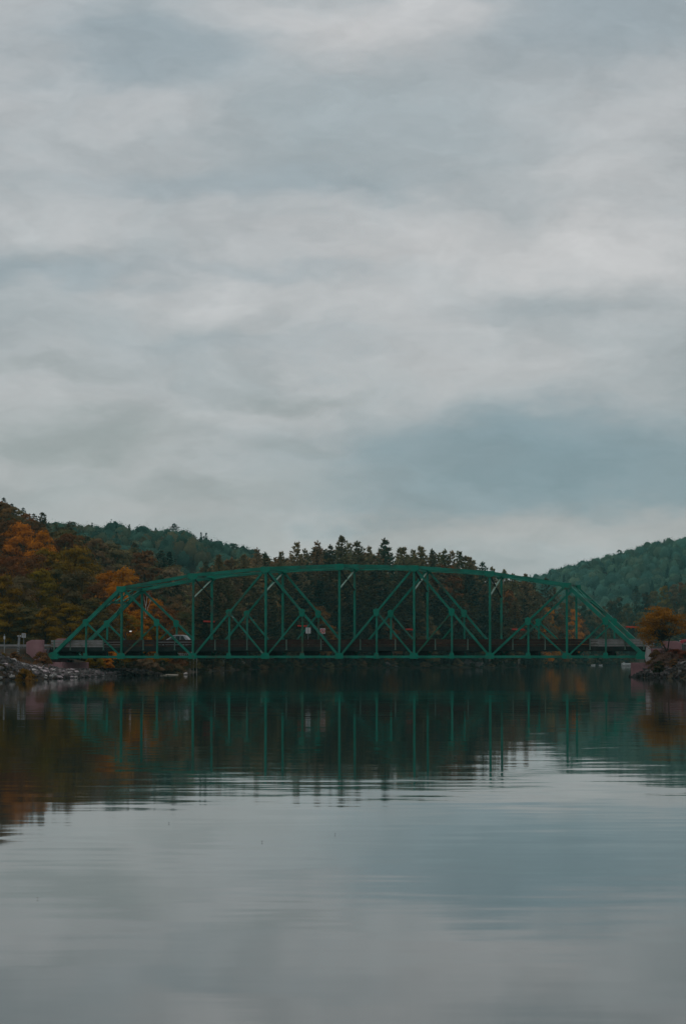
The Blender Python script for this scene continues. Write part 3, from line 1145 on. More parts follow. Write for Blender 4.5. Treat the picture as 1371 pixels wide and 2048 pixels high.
# rows of pines below the skyline down to the water's edge
ROWS = [(54, 78, 5, 20, 36, "in back row"), (18, 28, 24, 55, 26, "in middle row"), (9, 16, 62, 100, 25, "in lower row"), (3, 8, 115, 165, 27, "at far waterline")]
for ri, (o0, o1, t0, t1, n, place) in enumerate(ROWS):
    for i in range(n):
        px = 392 + (1062 - 392) * (i + rng.uniform(.15, .85)) / n
        Y = min(shore_y(px), 870) + rng.uniform(o0, o1)
        x = xat(px, Y)
        line = np.interp(px, [p[0] for p in SKY_P], [p[1] for p in SKY_P])
        top = CAMZ + (HOR - line - rng.uniform(t0, t1) * (HOR - line) / 240) / F * Y
        h = max(6, top - gz(x, Y))
        ck = rng.choice(4, p=[[.20, .36, .36, .08], [.26, .36, .30, .08], [.46, .34, .14, .06], [.60, .28, .08, .04]][ri])
        cc = [DARKG, OLIVE, BROWN, RUSSET][ck]
        nm = ["dark green", "olive", "brownish", "russet"][ck]
        if ck == 3 or (ri == 3 and rng.random() < .35) or (ri == 0 and rng.random() < .25):
            o = plant("autumn_tree", LEAFY, int(rng.integers(0, 9)), x, Y, h, 16, jitter(cc), wscale=rng.uniform(.7, .95))
            reg(o, px, "%s leafy tree" % nm, place, "tree", "trees on the far shore")
        else:
            o = plant("pine_tree", PINES, int(rng.integers(0, 12)), x, Y, h, 30, tuple(min(.3, v * (1.8 if ri == 0 else 1.15 if ri == 1 else 1.0)) for v in jitter(cc)), wscale=rng.uniform(1.2, 1.7))  # back row lightened most, painting in skylight on the upper crowns
            reg(o, px, "%s pine" % nm, place, "pine tree", "pines on the far shore")

# left bank: big autumn trees, read off the photograph: px, tip py, distance, colour, kind, width
LEFT = [(40, 1046, 560, ORANGE, 0, 1.0), (85, 1062, 545, ORANGE, 1, .95), (8, 1040, 590, RUSSET, 2, 1.0), (128, 1066, 560, RUSSET, 3, .95), (-25, 1050, 560, RUSSET, 0, 1.0),
        (62, 1108, 470, RUSSET, 2, .95), (98, 1098, 478, GOLD, 1, 1.0), (148, 1092, 490, GOLD, 0, 1.05), (20, 1112, 455, RUSSET, 3, 1.0), (-20, 1100, 470, BROWN, 1, 1.0),
        (180, 1116, 500, OLIVE, 2, .8), (76, 1140, 425, GOLD, 0, 1.0), (120, 1138, 432, OLIVE, 3, 1.05), (160, 1142, 430, OLIVE, 2, 1.0),
        (5, 1150, 415, GOLD, 1, .95), (38, 1152, 420, BROWN, 2, .9), (-30, 1140, 420, GOLD, 0, 1.0), (215, 1142, 452, ORANGE, 1, .95), (248, 1136, 470, ORANGE, 0, .9),
        (196, 1165, 420, RUSSET, 3, .8), (232, 1172, 428, ORANGE, 2, .75), (262, 1168, 450, RUSSET, 1, .8), (182, 1196, 405, OLIVE, 0, .8), (140, 1206, 398, GOLD, 3, .8),
        (92, 1216, 394, GOLD, 1, .75), (56, 1212, 396, OLIVE, 2, .8), (18, 1206, 396, GOLD, 0, .8), (-16, 1200, 398, OLIVE, 3, .8),
        (285, 1180, 460, RUSSET, 0, .75), (310, 1196, 455, ORANGE, 3, .7), (278, 1222, 420, ORANGE, 1, .7), (252, 1226, 415, GOLD, 2, .7), (330, 1214, 450, RUSSET, 2, .75),
        (215, 1222, 410, BROWN, 0, .7), (352, 1190, 500, BROWN, 1, .8), (365, 1222, 470, OLIVE, 3, .75), (300, 1242, 425, GOLD, 0, .7),
        (395, 1212, 560, OLIVE, 2, .9), (425, 1235, 590, BROWN, 1, .9)]
for px, py, Y, cc, kd, wsc in LEFT:
    x = xat(px, Y)
    top = CAMZ + (HOR - py) / F * Y
    h = top - gz(x, Y) + .3
    wsc *= max(1.0, min(1.6, 15.0 / h))
    o = plant("autumn_tree", FINE, kd, x, Y, h, 18, jitter(cc, .10), wscale=wsc)
    reg(o, px, "%s autumn tree" % NAMECOL[cc], "on left bank" if py > 1130 else "high on left bank", "tree", "autumn trees on the left bank")
# left valley side between the near trees and the ridge
for i in range(58):
    px = rng.uniform(-45, 480)
    Y = rng.uniform(610, 830)
    x = xat(px, Y)
    if float(signed_shore(x, Y)[0]) < 12:
        continue
    kk = rng.random()
    if kk < .40:
        cc, nm = (OLIVE, "olive")
    elif kk < .62:
        cc, nm = (BROWN, "brownish")
    elif kk < .80:
        cc, nm = (RUSSET, "russet")
    else:
        cc, nm = (DARKG, "dark green")
    line = np.interp(px, [-45, 0, 60, 130, 200, 300, 400, 480], [985, 1000, 1026, 1052, 1078, 1100, 1118, 1128])
    top = CAMZ + (HOR - line) / F * Y
    h = min(rng.uniform(15, 21), top - gz(x, Y))
    if h < 6:
        continue
    if kk >= .80:
        o = plant("pine_tree", PINES, i, x, Y, h * 1.12, 30, jitter(cc), wscale=1.3)
        reg(o, px, "dark green pine", "on left hillside", "pine tree", "pines on the left hillside")
    else:
        o = plant("autumn_tree", LEAFY, i, x, Y, h, 16, jitter(cc), wscale=rng.uniform(.85, 1.05))
        reg(o, px, "%s leafy tree" % nm, "on left hillside", "tree", "leafy trees on the left hillside")
for px, py, cc in ((6, 993, DARKG), (22, 1005, DARKG), (46, 1013, DARKG), (66, 1025, OLIVE), (88, 1036, OLIVE), (-14, 985, DARKG), (112, 1044, OLIVE)):
    Y = 800
    x = xat(px, Y)
    h = CAMZ + (HOR - py) / F * Y - gz(x, Y) + .3
    if h < 9:
        Y = 760
        x = xat(px, Y)
        h = max(8, CAMZ + (HOR - py) / F * Y - gz(x, Y))
    o = plant("evergreen_tree", SPRUCE, int(px), x, Y, h, 18, jitter(cc, .1), wscale=1.0)
    reg(o, px, "%s pointed evergreen" % NAMECOL[cc], "on the left skyline", "evergreen", "evergreens on the left skyline")

# far shore right of the pines, and the rise behind it
RIGHT = [(1076, 1196, 1000, BROWN, 'L'), (1096, 1214, 1030, ORANGE, 'L'), (1112, 1226, 1060, RUSSET, 'L'), (1128, 1204, 1100, OLIVE, 'L'), (1146, 1218, 1190, ORANGE, 'L'),
         (1160, 1232, 1200, RUSSET, 'L'), (1178, 1222, 1235, DARKG, 'L'), (1196, 1228, 1245, BROWN, 'L'), (1090, 1250, 1015, ORANGE, 'L'), (1120, 1256, 1085, RUSSET, 'L'),
         (1150, 1258, 1195, BROWN, 'L'), (1185, 1256, 1240, OLIVE, 'L'), (1212, 1240, 1250, DARKG, 'L'), (1066, 1168, 1000, OLIVE, 'P'), (1085, 1158, 1040, DARKG, 'P'),
         (1106, 1178, 1060, BROWN, 'P'), (1205, 1212, 1330, OLIVE, 'L'), (1222, 1200, 1340, DARKG, 'L'), (1236, 1194, 1350, DARKG, 'L'), (1252, 1206, 1330, OLIVE, 'L'),
         (1271, 1170, 1370, DARKG, 'S'), (1290, 1184, 1380, DARKG, 'L'), (1306, 1180, 1385, OLIVE, 'L'), (1326, 1172, 1395, GOLD, 'L'), (1346, 1168, 1400, BROWN, 'L'),
         (1364, 1164, 1405, RUSSET, 'L'), (1330, 1162, 1420, DARKG, 'S'), (1382, 1160, 1400, OLIVE, 'L'), (1400, 1166, 1390, DARKG, 'L'), (1228, 1240, 1262, OLIVE, 'L'),
         (1244, 1246, 1270, BROWN, 'L'), (1262, 1228, 1290, DARKG, 'L'), (1282, 1222, 1300, OLIVE, 'L'), (1302, 1224, 1310, DARKG, 'L'), (1322, 1216, 1320, OLIVE, 'L'),
         (1342, 1214, 1320, DARKG, 'L'), (1362, 1212, 1330, BROWN, 'L'), (1384, 1214, 1330, DARKG, 'L'), (1252, 1272, 1262, DARKG, 'L'), (1280, 1268, 1280, OLIVE, 'L'), (1310, 1266, 1285, DARKG, 'L'),
         (1340, 1262, 1290, OLIVE, 'L'), (1370, 1260, 1290, DARKG, 'L'), (1166, 1200, 1290, DARKG, 'L'), (1140, 1190, 1250, OLIVE, 'L'), (1186, 1206, 1320, BROWN, 'L')]
for i, (px, py, Y, cc, kd) in enumerate(RIGHT):
    x = xat(px, Y)
    h = max(7, CAMZ + (HOR - py) / F * Y - gz(x, Y) + .3)
    kinds, h0, nm, nmx, wsc = {'L': (LEAFY, 16, "autumn_tree", "leafy tree", .8), 'P': (PINES, 30, "pine_tree", "pine", 1.1), 'S': (SPRUCE, 18, "evergreen_tree", "pointed evergreen", 1.1)}[kd]
    wsc *= max(.8, min(1.5, 16.0 / h)) if kd == 'L' else 1
    o = plant(nm, kinds, i, x, Y, h, h0, jitter(cc, .12), wscale=wsc)
    reg(o, px, "%s %s" % (NAMECOL[cc], nmx), "on far right shore", {'L': "tree", 'P': "pine tree", 'S': "evergreen"}[kd], "trees on the far right shore")

# lone trees on the ridge lines
for px, py, Y, cc, kind, wsc, lab in (
        (349, 1047, 1480, DARKG, PINES, 2.3, "lone tall pine standing above the left ridge"),
        (388, 1069, 1480, DARKG, PINES, 1.9, "short pine on the left ridge, right of the lone tall pine"),
        (465, 1085, 1480, TEAL, LEAFY, 1.2, "round-topped tree where the left ridge meets the pines"),
        (146, 1042, 1480, TEAL, LEAFY, 1.1, "round-topped tree at the left end of the hazy ridge"),
        (1238, 1099, 2350, TEAL, LEAFY, .9, "tall dark tree rising from the right hill's skyline"),
        (1328, 1077, 2350, TEAL, SPRUCE, 1.2, "pointed evergreen high on the right hill's skyline"),
        (1099, 1138, 2330, TEAL, SPRUCE, 1.6, "evergreen low on the right hill's skyline beside the bridge end"),
        (1358, 1076, 2350, TEAL, SPRUCE, 1.3, "pointed evergreen highest on the right hill near the photo's edge")):
    x = xat(px, Y)
    h = CAMZ + (HOR - py) / F * Y - gz(x, Y)
    h0 = 30 if kind is PINES else (16 if kind is LEAFY else 18)
    o = plant("pine_tree" if kind is PINES else ("evergreen_tree" if kind is SPRUCE else "hill_tree"), kind, 3 if kind is PINES else int(px), x, Y, max(h, 8), h0, cc, wscale=wsc)
    tag(o, lab, "pine tree" if kind is PINES else ("evergreen" if kind is SPRUCE else "tree"))

# ------------------------------------------------------------------ far woods that read as one mass
def hill_wood(name, label, n, xr, yr, zmin, palette, size=(10, 16), quads=130, seed=5, leaf=.75, pxr=(-250, 1600)):
    g = np.random.default_rng(seed)
    x = g.uniform(*xr, n * 3)
    y = g.uniform(*yr, n * 3)
    z = ground(x, y)
    d = signed_shore(x, y)
    px = 685.5 + F * x / y
    keep = (z > zmin) & (d > 14) & (px > pxr[0]) & (px < pxr[1])
    idx = np.where(keep)[0][:n]
    n = len(idx)
    P = np.stack([x, y, z], 1)[idx]
    h = g.uniform(*size, n)
    con = g.random(n) < .05
    pal = np.array(palette)
    col = pal[g.integers(0, len(pal), n)] * g.uniform(.62, 1.42, (n, 1))
    # leaf positions
    q = quads
    dirs = unit(g.normal(0, 1, (n, q, 3)))
    dirs[..., 2] = np.where((dirs[..., 2] < -.2) & (g.random(dirs.shape[:2]) < .7), -dirs[..., 2], dirs[..., 2])
    rad = np.where(g.random((n, q, 1)) < .36, g.uniform(.15, .82, (n, q, 1)), g.uniform(.82, 1.02, (n, q, 1)))
    lump = 1 + .22 * np.sin(dirs[..., :1] * 4 + g.uniform(0, 6, (n, 1, 1))) * np.cos(dirs[..., 1:2] * 5 + g.uniform(0, 6, (n, 1, 1)))
    W = (h * g.uniform(.34, .46, n))[:, None, None]
    H = h[:, None, None]
    round_ = dirs * rad * lump * np.concatenate([W, W, H * .50], 2) + np.concatenate([np.zeros_like(H), np.zeros_like(H), H * .48], 2)
    tz = g.random((n, q, 1)) ** 1.4
    az = g.uniform(0, 6.283, (n, q, 1))
    cw = (1 - tz) * h[:, None, None] * .24 * g.uniform(.6, 1.1, (n, q, 1)) + .15
    cone = np.concatenate([np.cos(az) * cw, np.sin(az) * cw, (.02 + 1.0 * tz) * H * 1.05], 2)
    loc = np.where(con[:, None, None], cone, round_)
    c = (P[:, None, :] + loc).reshape(-1, 3)
    nrm = unit(dirs.reshape(-1, 3) * 1.4 + g.normal(0, .22, (n * q, 3)) + np.array([0, 0, .15]))
    u = unit(np.cross(nrm, g.normal(0, 1, (n * q, 3))))
    v = np.cross(nrm, u)
    sz = leaf * g.uniform(.6, 1.3, (n * q, 1))
    u, v = u * sz, v * sz * .8
    quad = np.stack([c - u - v * .5, c + u * .1 - v, c + u + v * .2, c - u * .15 + v], 1).reshape(-1, 3)
    f = np.arange(len(quad)).reshape(-1, 4)
    na, nz = 9, 5
    th = np.linspace(.02, math.pi * .78, nz + 1)
    ph = np.arange(na) * 2 * math.pi / na
    ring = np.stack([np.outer(np.sin(th), np.cos(ph)), np.outer(np.sin(th), np.sin(ph)), np.outer(np.cos(th), np.ones(na))], 2).reshape(-1, 3)
    core = ring[None] * g.uniform(.58, .94, (n, len(ring), 1)) * np.concatenate([W, W, H * .50], 2)
    core = np.where(con[:, None, None], ring[None] * np.concatenate([W * .22, W * .22, H * .42], 2), core)
    core[..., 2] += h[:, None] * .48
    core = (core + P[:, None, :]).reshape(-1, 3)
    a, b_ = np.meshgrid(np.arange(nz), np.arange(na), indexing='ij')
    a, b_ = a.ravel(), b_.ravel()
    cf = np.stack([a * na + b_, (a + 1) * na + b_, (a + 1) * na + (b_ + 1) % na, a * na + (b_ + 1) % na], 1)
    cf = (cf[None] + (np.arange(n) * len(ring))[:, None, None]).reshape(-1, 4) + len(quad)
    quad = np.concatenate([quad, core])
    f = np.concatenate([f, cf])
    lc = np.where(con[:, None], np.array([[.020, .040, .028]]), col)
    lc = np.concatenate([np.repeat(lc, q, 0) * g.uniform(.86, 1.14, (n * q, 1)), np.repeat(lc, na * nz, 0) * .9])
    o = link(name, mesh_np(name, quad, f, M['hill_leaves'], colors=lc))
    tag(o, label, "woodland", kind="stuff")
    return o


PAL_L = [(.056, .118, .085), (.066, .126, .085), (.088, .112, .066), (.050, .116, .085), (.120, .106, .055), (.060, .122, .088)]  # both hill palettes greener and brighter, with some haze put into the colour
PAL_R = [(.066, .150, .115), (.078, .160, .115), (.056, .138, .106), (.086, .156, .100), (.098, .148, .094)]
hill_wood("ridge_woodland", "mixed hazy woodland covering the ridge behind on the left", 1900, (-300, 50), (900, 1540), 7, PAL_L, size=(8, 14), quads=210, seed=5, leaf=.42, pxr=(-140, 640))
hill_wood("hill_woodland", "hazy blue-green woodland covering the far hill on the right", 2000, (60, 640), (1560, 2400), 9, PAL_R, size=(10, 18), quads=210, seed=6, leaf=.58, pxr=(900, 1540))
hill_wood("shore_undergrowth", "dark undergrowth and young trees filling the woods behind the far shore", 420, (-60, 200), (740, 1330), 1.5,
          [(.020, .034, .022), (.030, .034, .02), (.022, .038, .026), (.045, .036, .02)], size=(4, 8), quads=130, seed=8, leaf=.5)

# ------------------------------------------------------------------ shrubs
SHRUB = [make_leafy(120 + k, 2.0, w_, lb, .13, 190, .08, .75, mat='shrub_leaves', trunk_r=.05) for k, (w_, lb) in enumerate([(2.4, 12), (1.8, 10), (3.0, 14)])]


def shrub(px, py_top, Y, cc, cname, place, wsc=1.0):
    x = xat(px, Y)
    g0 = gz(x, Y)
    h = max(.6, CAMZ + (HOR - py_top) / F * Y - g0)
    o = plant("shrub", SHRUB, int(rng.integers(0, 3)), x, Y, h, 2.0, jitter(cc, .12), wscale=wsc * max(.5, min(1.3, 1.9 / h)), sink=.1)
    reg(o, px, "%s shrub" % cname, place, "shrub", "shrubs along the water")


DGR = (.035, .042, .020)
RED = (.17, .045, .025)
DRY = (.16, .085, .035)
for px, py, Y, cc, cn in ((192, 1308, 386, GOLD, "golden olive"), (212, 1312, 388, ORANGE, "orange"), (232, 1316, 390, DGR, "dark olive"), (250, 1310, 392, GOLD, "golden olive"),
                          (270, 1320, 388, DGR, "dark olive"), (286, 1312, 394, BROWN, "brownish"), (304, 1322, 390, BROWN, "brownish"), (322, 1318, 398, DGR, "dark olive"),
                          (340, 1324, 402, DGR, "dark olive"), (206, 1330, 384, BROWN, "brownish"), (240, 1332, 386, DGR, "dark olive"), (275, 1334, 386, DGR, "dark olive"),
                          (310, 1336, 388, DGR, "dark olive"), (352, 1326, 412, BROWN, "brownish"), (225, 1300, 400, ORANGE, "orange"), (165, 1300, 395, DGR, "dark olive"),
                          (410, 1318, 520, DGR, "dark olive"), (428, 1322, 548, BROWN, "brownish"), (398, 1324, 500, DGR, "dark olive"), (455, 1322, 585, BROWN, "brownish"), (472, 1320, 615, DGR, "dark olive")):
    shrub(px, py, Y, cc, cn, "on the left shore")
for i in range(36):
    px = 490 + i * 16.2 + rng.uniform(-5, 5)
    Y = shore_y(px) + rng.uniform(1.0, 4)
    shrub(px, 1322 + rng.uniform(-8, 6), Y, [DGR, DARKG, BROWN, DGR][i % 4], ["dark olive", "dark green", "brownish", "dark olive"][i % 4], "on the far shore", 1.3)
for i in range(22):
    px = 1052 + i * 10.0 + rng.uniform(-3, 3)
    Y = shore_y(px) + rng.uniform(1.0, 5)
    shrub(px, 1308 + rng.uniform(-8, 9), Y, [DGR, DARKG, OLIVE, DGR, BROWN][i % 5], ["dark olive", "dark green", "olive", "dark olive", "brownish"][i % 5], "on far right shore", 1.9)
for px, py, Y, cc, cn in ((52, 1336, 286, GOLD, "golden olive"), (8, 1312, 300, GOLD, "golden olive"), (84, 1302, 346, DRY, "dry brown"),
                          (30, 1302, 326, DRY, "dry brown"), (4, 1330, 288, DGR, "dark olive")):
    shrub(px, py, Y, cc, cn, "among the pale rocks")
PINKB = (.150, .092, .078)
for px, py, Y, cc, cn in ((1312, 1298, 340, DRY, "dry brown"), (1322, 1308, 333, PINKB, "pinkish brown"), (1336, 1302, 334, PINKB, "pinkish brown"), (1350, 1296, 336, RED, "dark red"),
                          (1366, 1300, 332, RED, "dark red"), (1344, 1316, 328, DRY, "dry brown"), (1364, 1320, 328, PINKB, "pinkish brown"), (1318, 1320, 329, DGR, "dark olive"),
                          (1376, 1304, 336, DRY, "dry brown"), (1330, 1294, 345, PINKB, "pinkish brown")):
    shrub(px, py, Y, cc, cn, "under the orange tree")

# the orange tree by the right abutment: two thin leaning stems and a wide open crown
def orange_tree():
    g = np.random.default_rng(91)
    X, Y = xat(1333, 336), 336.0
    e = empty("orange_tree", (X, Y, gz(X, Y) - .2))
    tag(e, "small orange autumn tree with forked dark stems on the right bank", "tree")
    zg = gz(X, Y) - .2
    tr, L = MB(), Leaves()
    def loc(px, py, dy=0):
        p = at(px, py, Y + dy)
        return np.array([p[0] - X, p[1] - Y, p[2] - zg])
    tr.tube([(0, 0, -.3), loc(1332, 1302), loc(1322, 1284), loc(1308, 1262)], [.13, .11, .09, .03], 7)
    tr.tube([(.1, .1, -.3), loc(1334, 1300), loc(1337, 1280, .3), loc(1346, 1262, .5), loc(1352, 1245, .6)], [.12, .10, .08, .06, .02], 7)
    tr.tube([loc(1325, 1288), loc(1312, 1276, .5), loc(1296, 1262, .9)], [.06, .05, .02], 5)
    tr.tube([loc(1337, 1282, .2), loc(1330, 1262, -.4), loc(1322, 1240, -.6)], [.06, .05, .02], 5)
    lobes = [(1314, 1223, .8), (1326, 1223, .8), (1308, 1228, .8), (1290, 1246, .9), (1306, 1236, 1.0), (1318, 1228, 1.05), (1334, 1230, 1.0), (1350, 1238, 1.0), (1362, 1248, .85), (1284, 1258, .75), (1300, 1252, .95),
             (1318, 1246, 1.0), (1336, 1246, .8), (1292, 1270, .8), (1306, 1268, .8), (1298, 1284, .65), (1368, 1258, .6), (1312, 1280, .5), (1356, 1262, .65), (1326, 1262, .5)]
    for k, (px, py, r) in enumerate(lobes):
        for rep in range(7):
            c = loc(px + g.normal(0, 8.5), py + g.normal(0, 5), g.normal(0, 1.3))
            tr.tube([loc(1326, 1280), (loc(1326, 1272) + c) / 2 - np.array([0, 0, .2]), c], [.030, .018, .006], 3)
            n = int(75 * r)
            p = c + g.normal(0, 1, (n, 3)) * r * np.array([.50, .50, .18])
            nrm = unit(g.normal(0, .6, (n, 3)) + np.array([0, 0, .7]))
            u = unit(np.cross(nrm, g.normal(0, 1, (n, 3))))
            v = np.cross(nrm, u)
            sz = .10 * g.uniform(.6, 1.3, (n, 1))
            L.add(p, u * sz, v * sz * .8, np.clip(.5 + g.normal(0, .18) + g.normal(0, .22, n), 0, 1))
    link("trunk", tr.mesh("trunk", M['bark']), e)
    c = link("crown", L.mesh("crown", M['leaves']), e)
    c.color = (.30, .130, .014, 1)


orange_tree()

# bare birch among the left trees
e = empty("birch_tree", (xat(291, 428), 428, gz(xat(291, 428), 428)))
tag(e, "bare pale birch with thin white limbs behind the left end post", "tree")
bx0 = np.array(e.location)
b = MB()
for pts, r in (([(286, 1305), (289, 1250), (292, 1215), (295, 1186)], .11), ([(290, 1240), (296, 1215), (304, 1196)], .06), ([(292, 1214), (289, 1200), (288, 1190)], .045),
               ([(294, 1196), (298, 1188), (299, 1182)], .035), ([(300, 1205), (301, 1195), (300, 1188)], .03)):
    P3 = [np.array(at(px, py, 428 + i * .15)) for i, (px, py) in enumerate(pts)]
    b.tube(P3, [r * (1 - .75 * i / (len(P3) - 1)) for i in range(len(P3))], 5)
b.build("trunk", M['birch'], e)

# ------------------------------------------------------------------ labels that single out each plant
def label_bank():
    bins = {}
    for rec in BANK:
        o, px, kind, place, cat, group = rec
        bins.setdefault((kind, place, where(px)), []).append(rec)
    for (kind, place, wh), recs in bins.items():
        recs.sort(key=lambda r: r[1])
        n = len(recs)
        ordn = ["first", "second", "third", "fourth", "fifth", "sixth", "seventh", "eighth", "ninth", "tenth", "eleventh", "twelfth"]
        for i, (o, px, kind_, place_, cat, group) in enumerate(recs):
            pre = "" if n == 1 else ("left one: " if (n == 2 and i == 0) else ("right one: " if n == 2 else "%s from left: " % ordn[min(i, 11)]))
            tag(o, "%s%s %s, %s" % (pre, kind, place, wh), cat, group)


label_bank()

# ------------------------------------------------------------------ stones on the banks
def stone_mesh(seed):
    g = np.random.default_rng(seed)
    import bmesh
    bm = bmesh.new()
    bmesh.ops.create_icosphere(bm, subdivisions=1, radius=.5)
    ax = unit(g.normal(0, 1, (5, 3)))
    for v in bm.verts:
        p = np.array(v.co)
        for a in ax:
            k = p @ a - .30
            if k > 0:
                p = p - a * k * .85
        p = p * (1 + g.normal(0, .06)) * np.array([1.15, .95, .78])
        v.co = p
    me = bpy.data.meshes.new("stone")
    bm.to_mesh(me)
    bm.free()
    me.materials.append(M['stone'])
    return me


STONES = [stone_mesh(300 + k) for k in range(7)]


def put_stone(x, y, size, col, parent=terrain, name="stone", rise=.12):
    o = link(name, STONES[int(rng.integers(0, 7))], parent, (x, y, gz(x, y) + size * rise))
    o.rotation_euler = (rng.uniform(-.5, .5), rng.uniform(-.5, .5), rng.uniform(0, 6.28))
    o.scale = (size * rng.uniform(.85, 1.25), size * rng.uniform(.85, 1.15), size * rng.uniform(.75, 1.1))
    o.color = (*col, 1)
    return o


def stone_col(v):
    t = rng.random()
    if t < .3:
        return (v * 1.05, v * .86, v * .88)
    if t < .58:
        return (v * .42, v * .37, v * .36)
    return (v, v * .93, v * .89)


cnt = 0
tries = 0
while cnt < 205 and tries < 9000:
    tries += 1
    x, y = rng.uniform(-50, -32), rng.uniform(276, 372)
    d = float(signed_shore(x, y)[0])
    if not (-.3 < d < 8.0):
        continue
    px, py = topix((x, y, gz(x, y)))
    if px < -12 or px > 262:
        continue
    if px < 70 and d > 2.2 and rng.random() < .35:
        continue
    if d > 5.5 and rng.random() < .4:
        continue
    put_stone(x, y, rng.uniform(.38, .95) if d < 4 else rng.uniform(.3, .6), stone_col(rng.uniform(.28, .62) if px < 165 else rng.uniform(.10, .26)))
    cnt += 1
cnt = 0
tries = 0
while cnt < 85 and tries < 9000:
    tries += 1
    x, y = rng.uniform(40, 54), rng.uniform(300, 348)
    d = float(signed_shore(x, y)[0])
    if not (-.3 < d < 3.6):
        continue
    px, py = topix((x, y, gz(x, y)))
    if px > 1395:
        continue
    dark = d < .7
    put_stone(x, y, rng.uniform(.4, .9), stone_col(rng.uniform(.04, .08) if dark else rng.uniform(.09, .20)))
    cnt += 1

def rubble():
    g = np.random.default_rng(23)
    base = np.array([(-1, -1, -1), (1, -1, -1), (1, 1, -1), (-1, 1, -1), (-.7, -.7, .8), (.8, -.6, 1), (.6, .8, .7), (-.8, .6, 1)], float) * .5
    fc = np.array([(0, 3, 2, 1), (4, 5, 6, 7), (0, 1, 5, 4), (1, 2, 6, 5), (2, 3, 7, 6), (3, 0, 4, 7)])
    m = 16000
    left = g.random(m) < .68
    x = np.where(left, g.uniform(-50, -26, m), g.uniform(40, 56, m))
    y = np.where(left, g.uniform(274, 384, m), g.uniform(298, 350, m))
    d = signed_shore(x, y)
    ok = np.where((d > -.5) & (d < np.where(left, 7.5, 5.5)))[0][:4600]
    x, y, d, left = x[ok], y[ok], d[ok], left[ok]
    z = ground(x, y)
    V, Fc, C = [], [], []
    for n in range(len(x)):
        sz = g.uniform(.14, .42)
        a = g.uniform(0, 6.28)
        rot = np.array([[math.cos(a), -math.sin(a), 0], [math.sin(a), math.cos(a), 0], [g.normal(0, .25), g.normal(0, .25), 1]])
        V.append((base * g.uniform(.6, 1.2, (8, 3)) * sz) @ rot.T + np.array([x[n], y[n], z[n] + sz * .12]))
        Fc.append(fc + 8 * n)
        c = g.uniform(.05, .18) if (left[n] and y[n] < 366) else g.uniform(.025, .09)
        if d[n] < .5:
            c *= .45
        C.append(np.repeat(np.array([[c * 1.06, c * .94, c * .92]]), 6, 0))
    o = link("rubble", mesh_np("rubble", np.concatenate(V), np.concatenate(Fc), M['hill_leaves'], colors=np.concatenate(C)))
    tag(o, "small broken stone filling the banks between the larger rocks", "rubble", kind="stuff")


rubble()
# big rocks on the far shore
for px, py, Y, sz, c, lab in ((372, 1341, 398, .75, .62, "white rounded rock at the edge of the pale gravel beach"),
                              (768, 1334, 783, 5.0, .26, "low flat pale rock at the far waterline"),
                              (938, 1326, 822, 4.2, .22, "brown-grey rock outcrop on the far shore, left half"),
                              (955, 1327, 824, 3.6, .26, "brown-grey rock outcrop on the far shore, right half"),
                              (1140, 1326, 1190, 4.0, .20, "brownish boulder on the far shore right of the rock outcrop"),
                              (790, 1334, 788, 2.2, .22, "small flat rock beside the low flat pale rock")):
    x = xat(px, Y)
    o = put_stone(x, Y, sz, (c, c * .86, c * .82), None, "rock", .05)
    o.location.z = max(gz(x, Y), 0) + (.18 * sz if px != 768 and px != 790 else .05 * sz)
    if px in (768, 790):
        o.scale.z *= .35
    tag(o, lab, "rock")

# pale gravel beach behind the bridge on the left
b = MB()
bp_ = [(-30.5, 378.5), (-27.5, 379.5), (-26.4, 382), (-26.2, 392), (-26.6, 402), (-28.4, 404), (-29.6, 394), (-30.2, 385)]
b.prism([(x, y, -.25) for x, y in bp_], (0, 0, .38))
tag(b.build("gravel_beach", M['sand']), kind="structure")

# dry grass along the top of the left bank and the right bank
def dry_grass():
    g = np.random.default_rng(17)
    n = 9000
    x = np.concatenate([g.uniform(-56, -33, n), g.uniform(42, 56, n // 2)])
    y = np.concatenate([g.uniform(284, 374, n), g.uniform(306, 352, n // 2)])
    d = signed_shore(x, y)
    keep = (d > 4.6) & (d < 14) & ((y < 342) | (x > 0) | ((x - A0[0]) * DX[0] + (y - A0[1]) * DX[1] < -2))
    keep &= g.random(len(x)) < np.clip((d - 2.5) / 4, .12, 1)
    x, y = x[keep], y[keep]
    z = ground(x, y)
    n = len(x)
    h = g.uniform(.25, .75, n)
    a = g.uniform(0, 6.28, n)
    w = .045
    base = np.stack([x, y, z - .05], 1)
    side = np.stack([np.cos(a), np.sin(a), np.zeros(n)], 1) * w
    tip = base + np.stack([g.normal(0, .16, n), g.normal(0, .16, n), h], 1)
    v = np.stack([base - side, base + side, tip], 1).reshape(-1, 3)
    o = link("dry_grass", mesh_np("dry_grass", v, np.arange(len(v)).reshape(-1, 3), M['grass']))
    tag(o, "reddish brown dry grass along the tops of the banks", "grass", kind="stuff")


dry_grass()

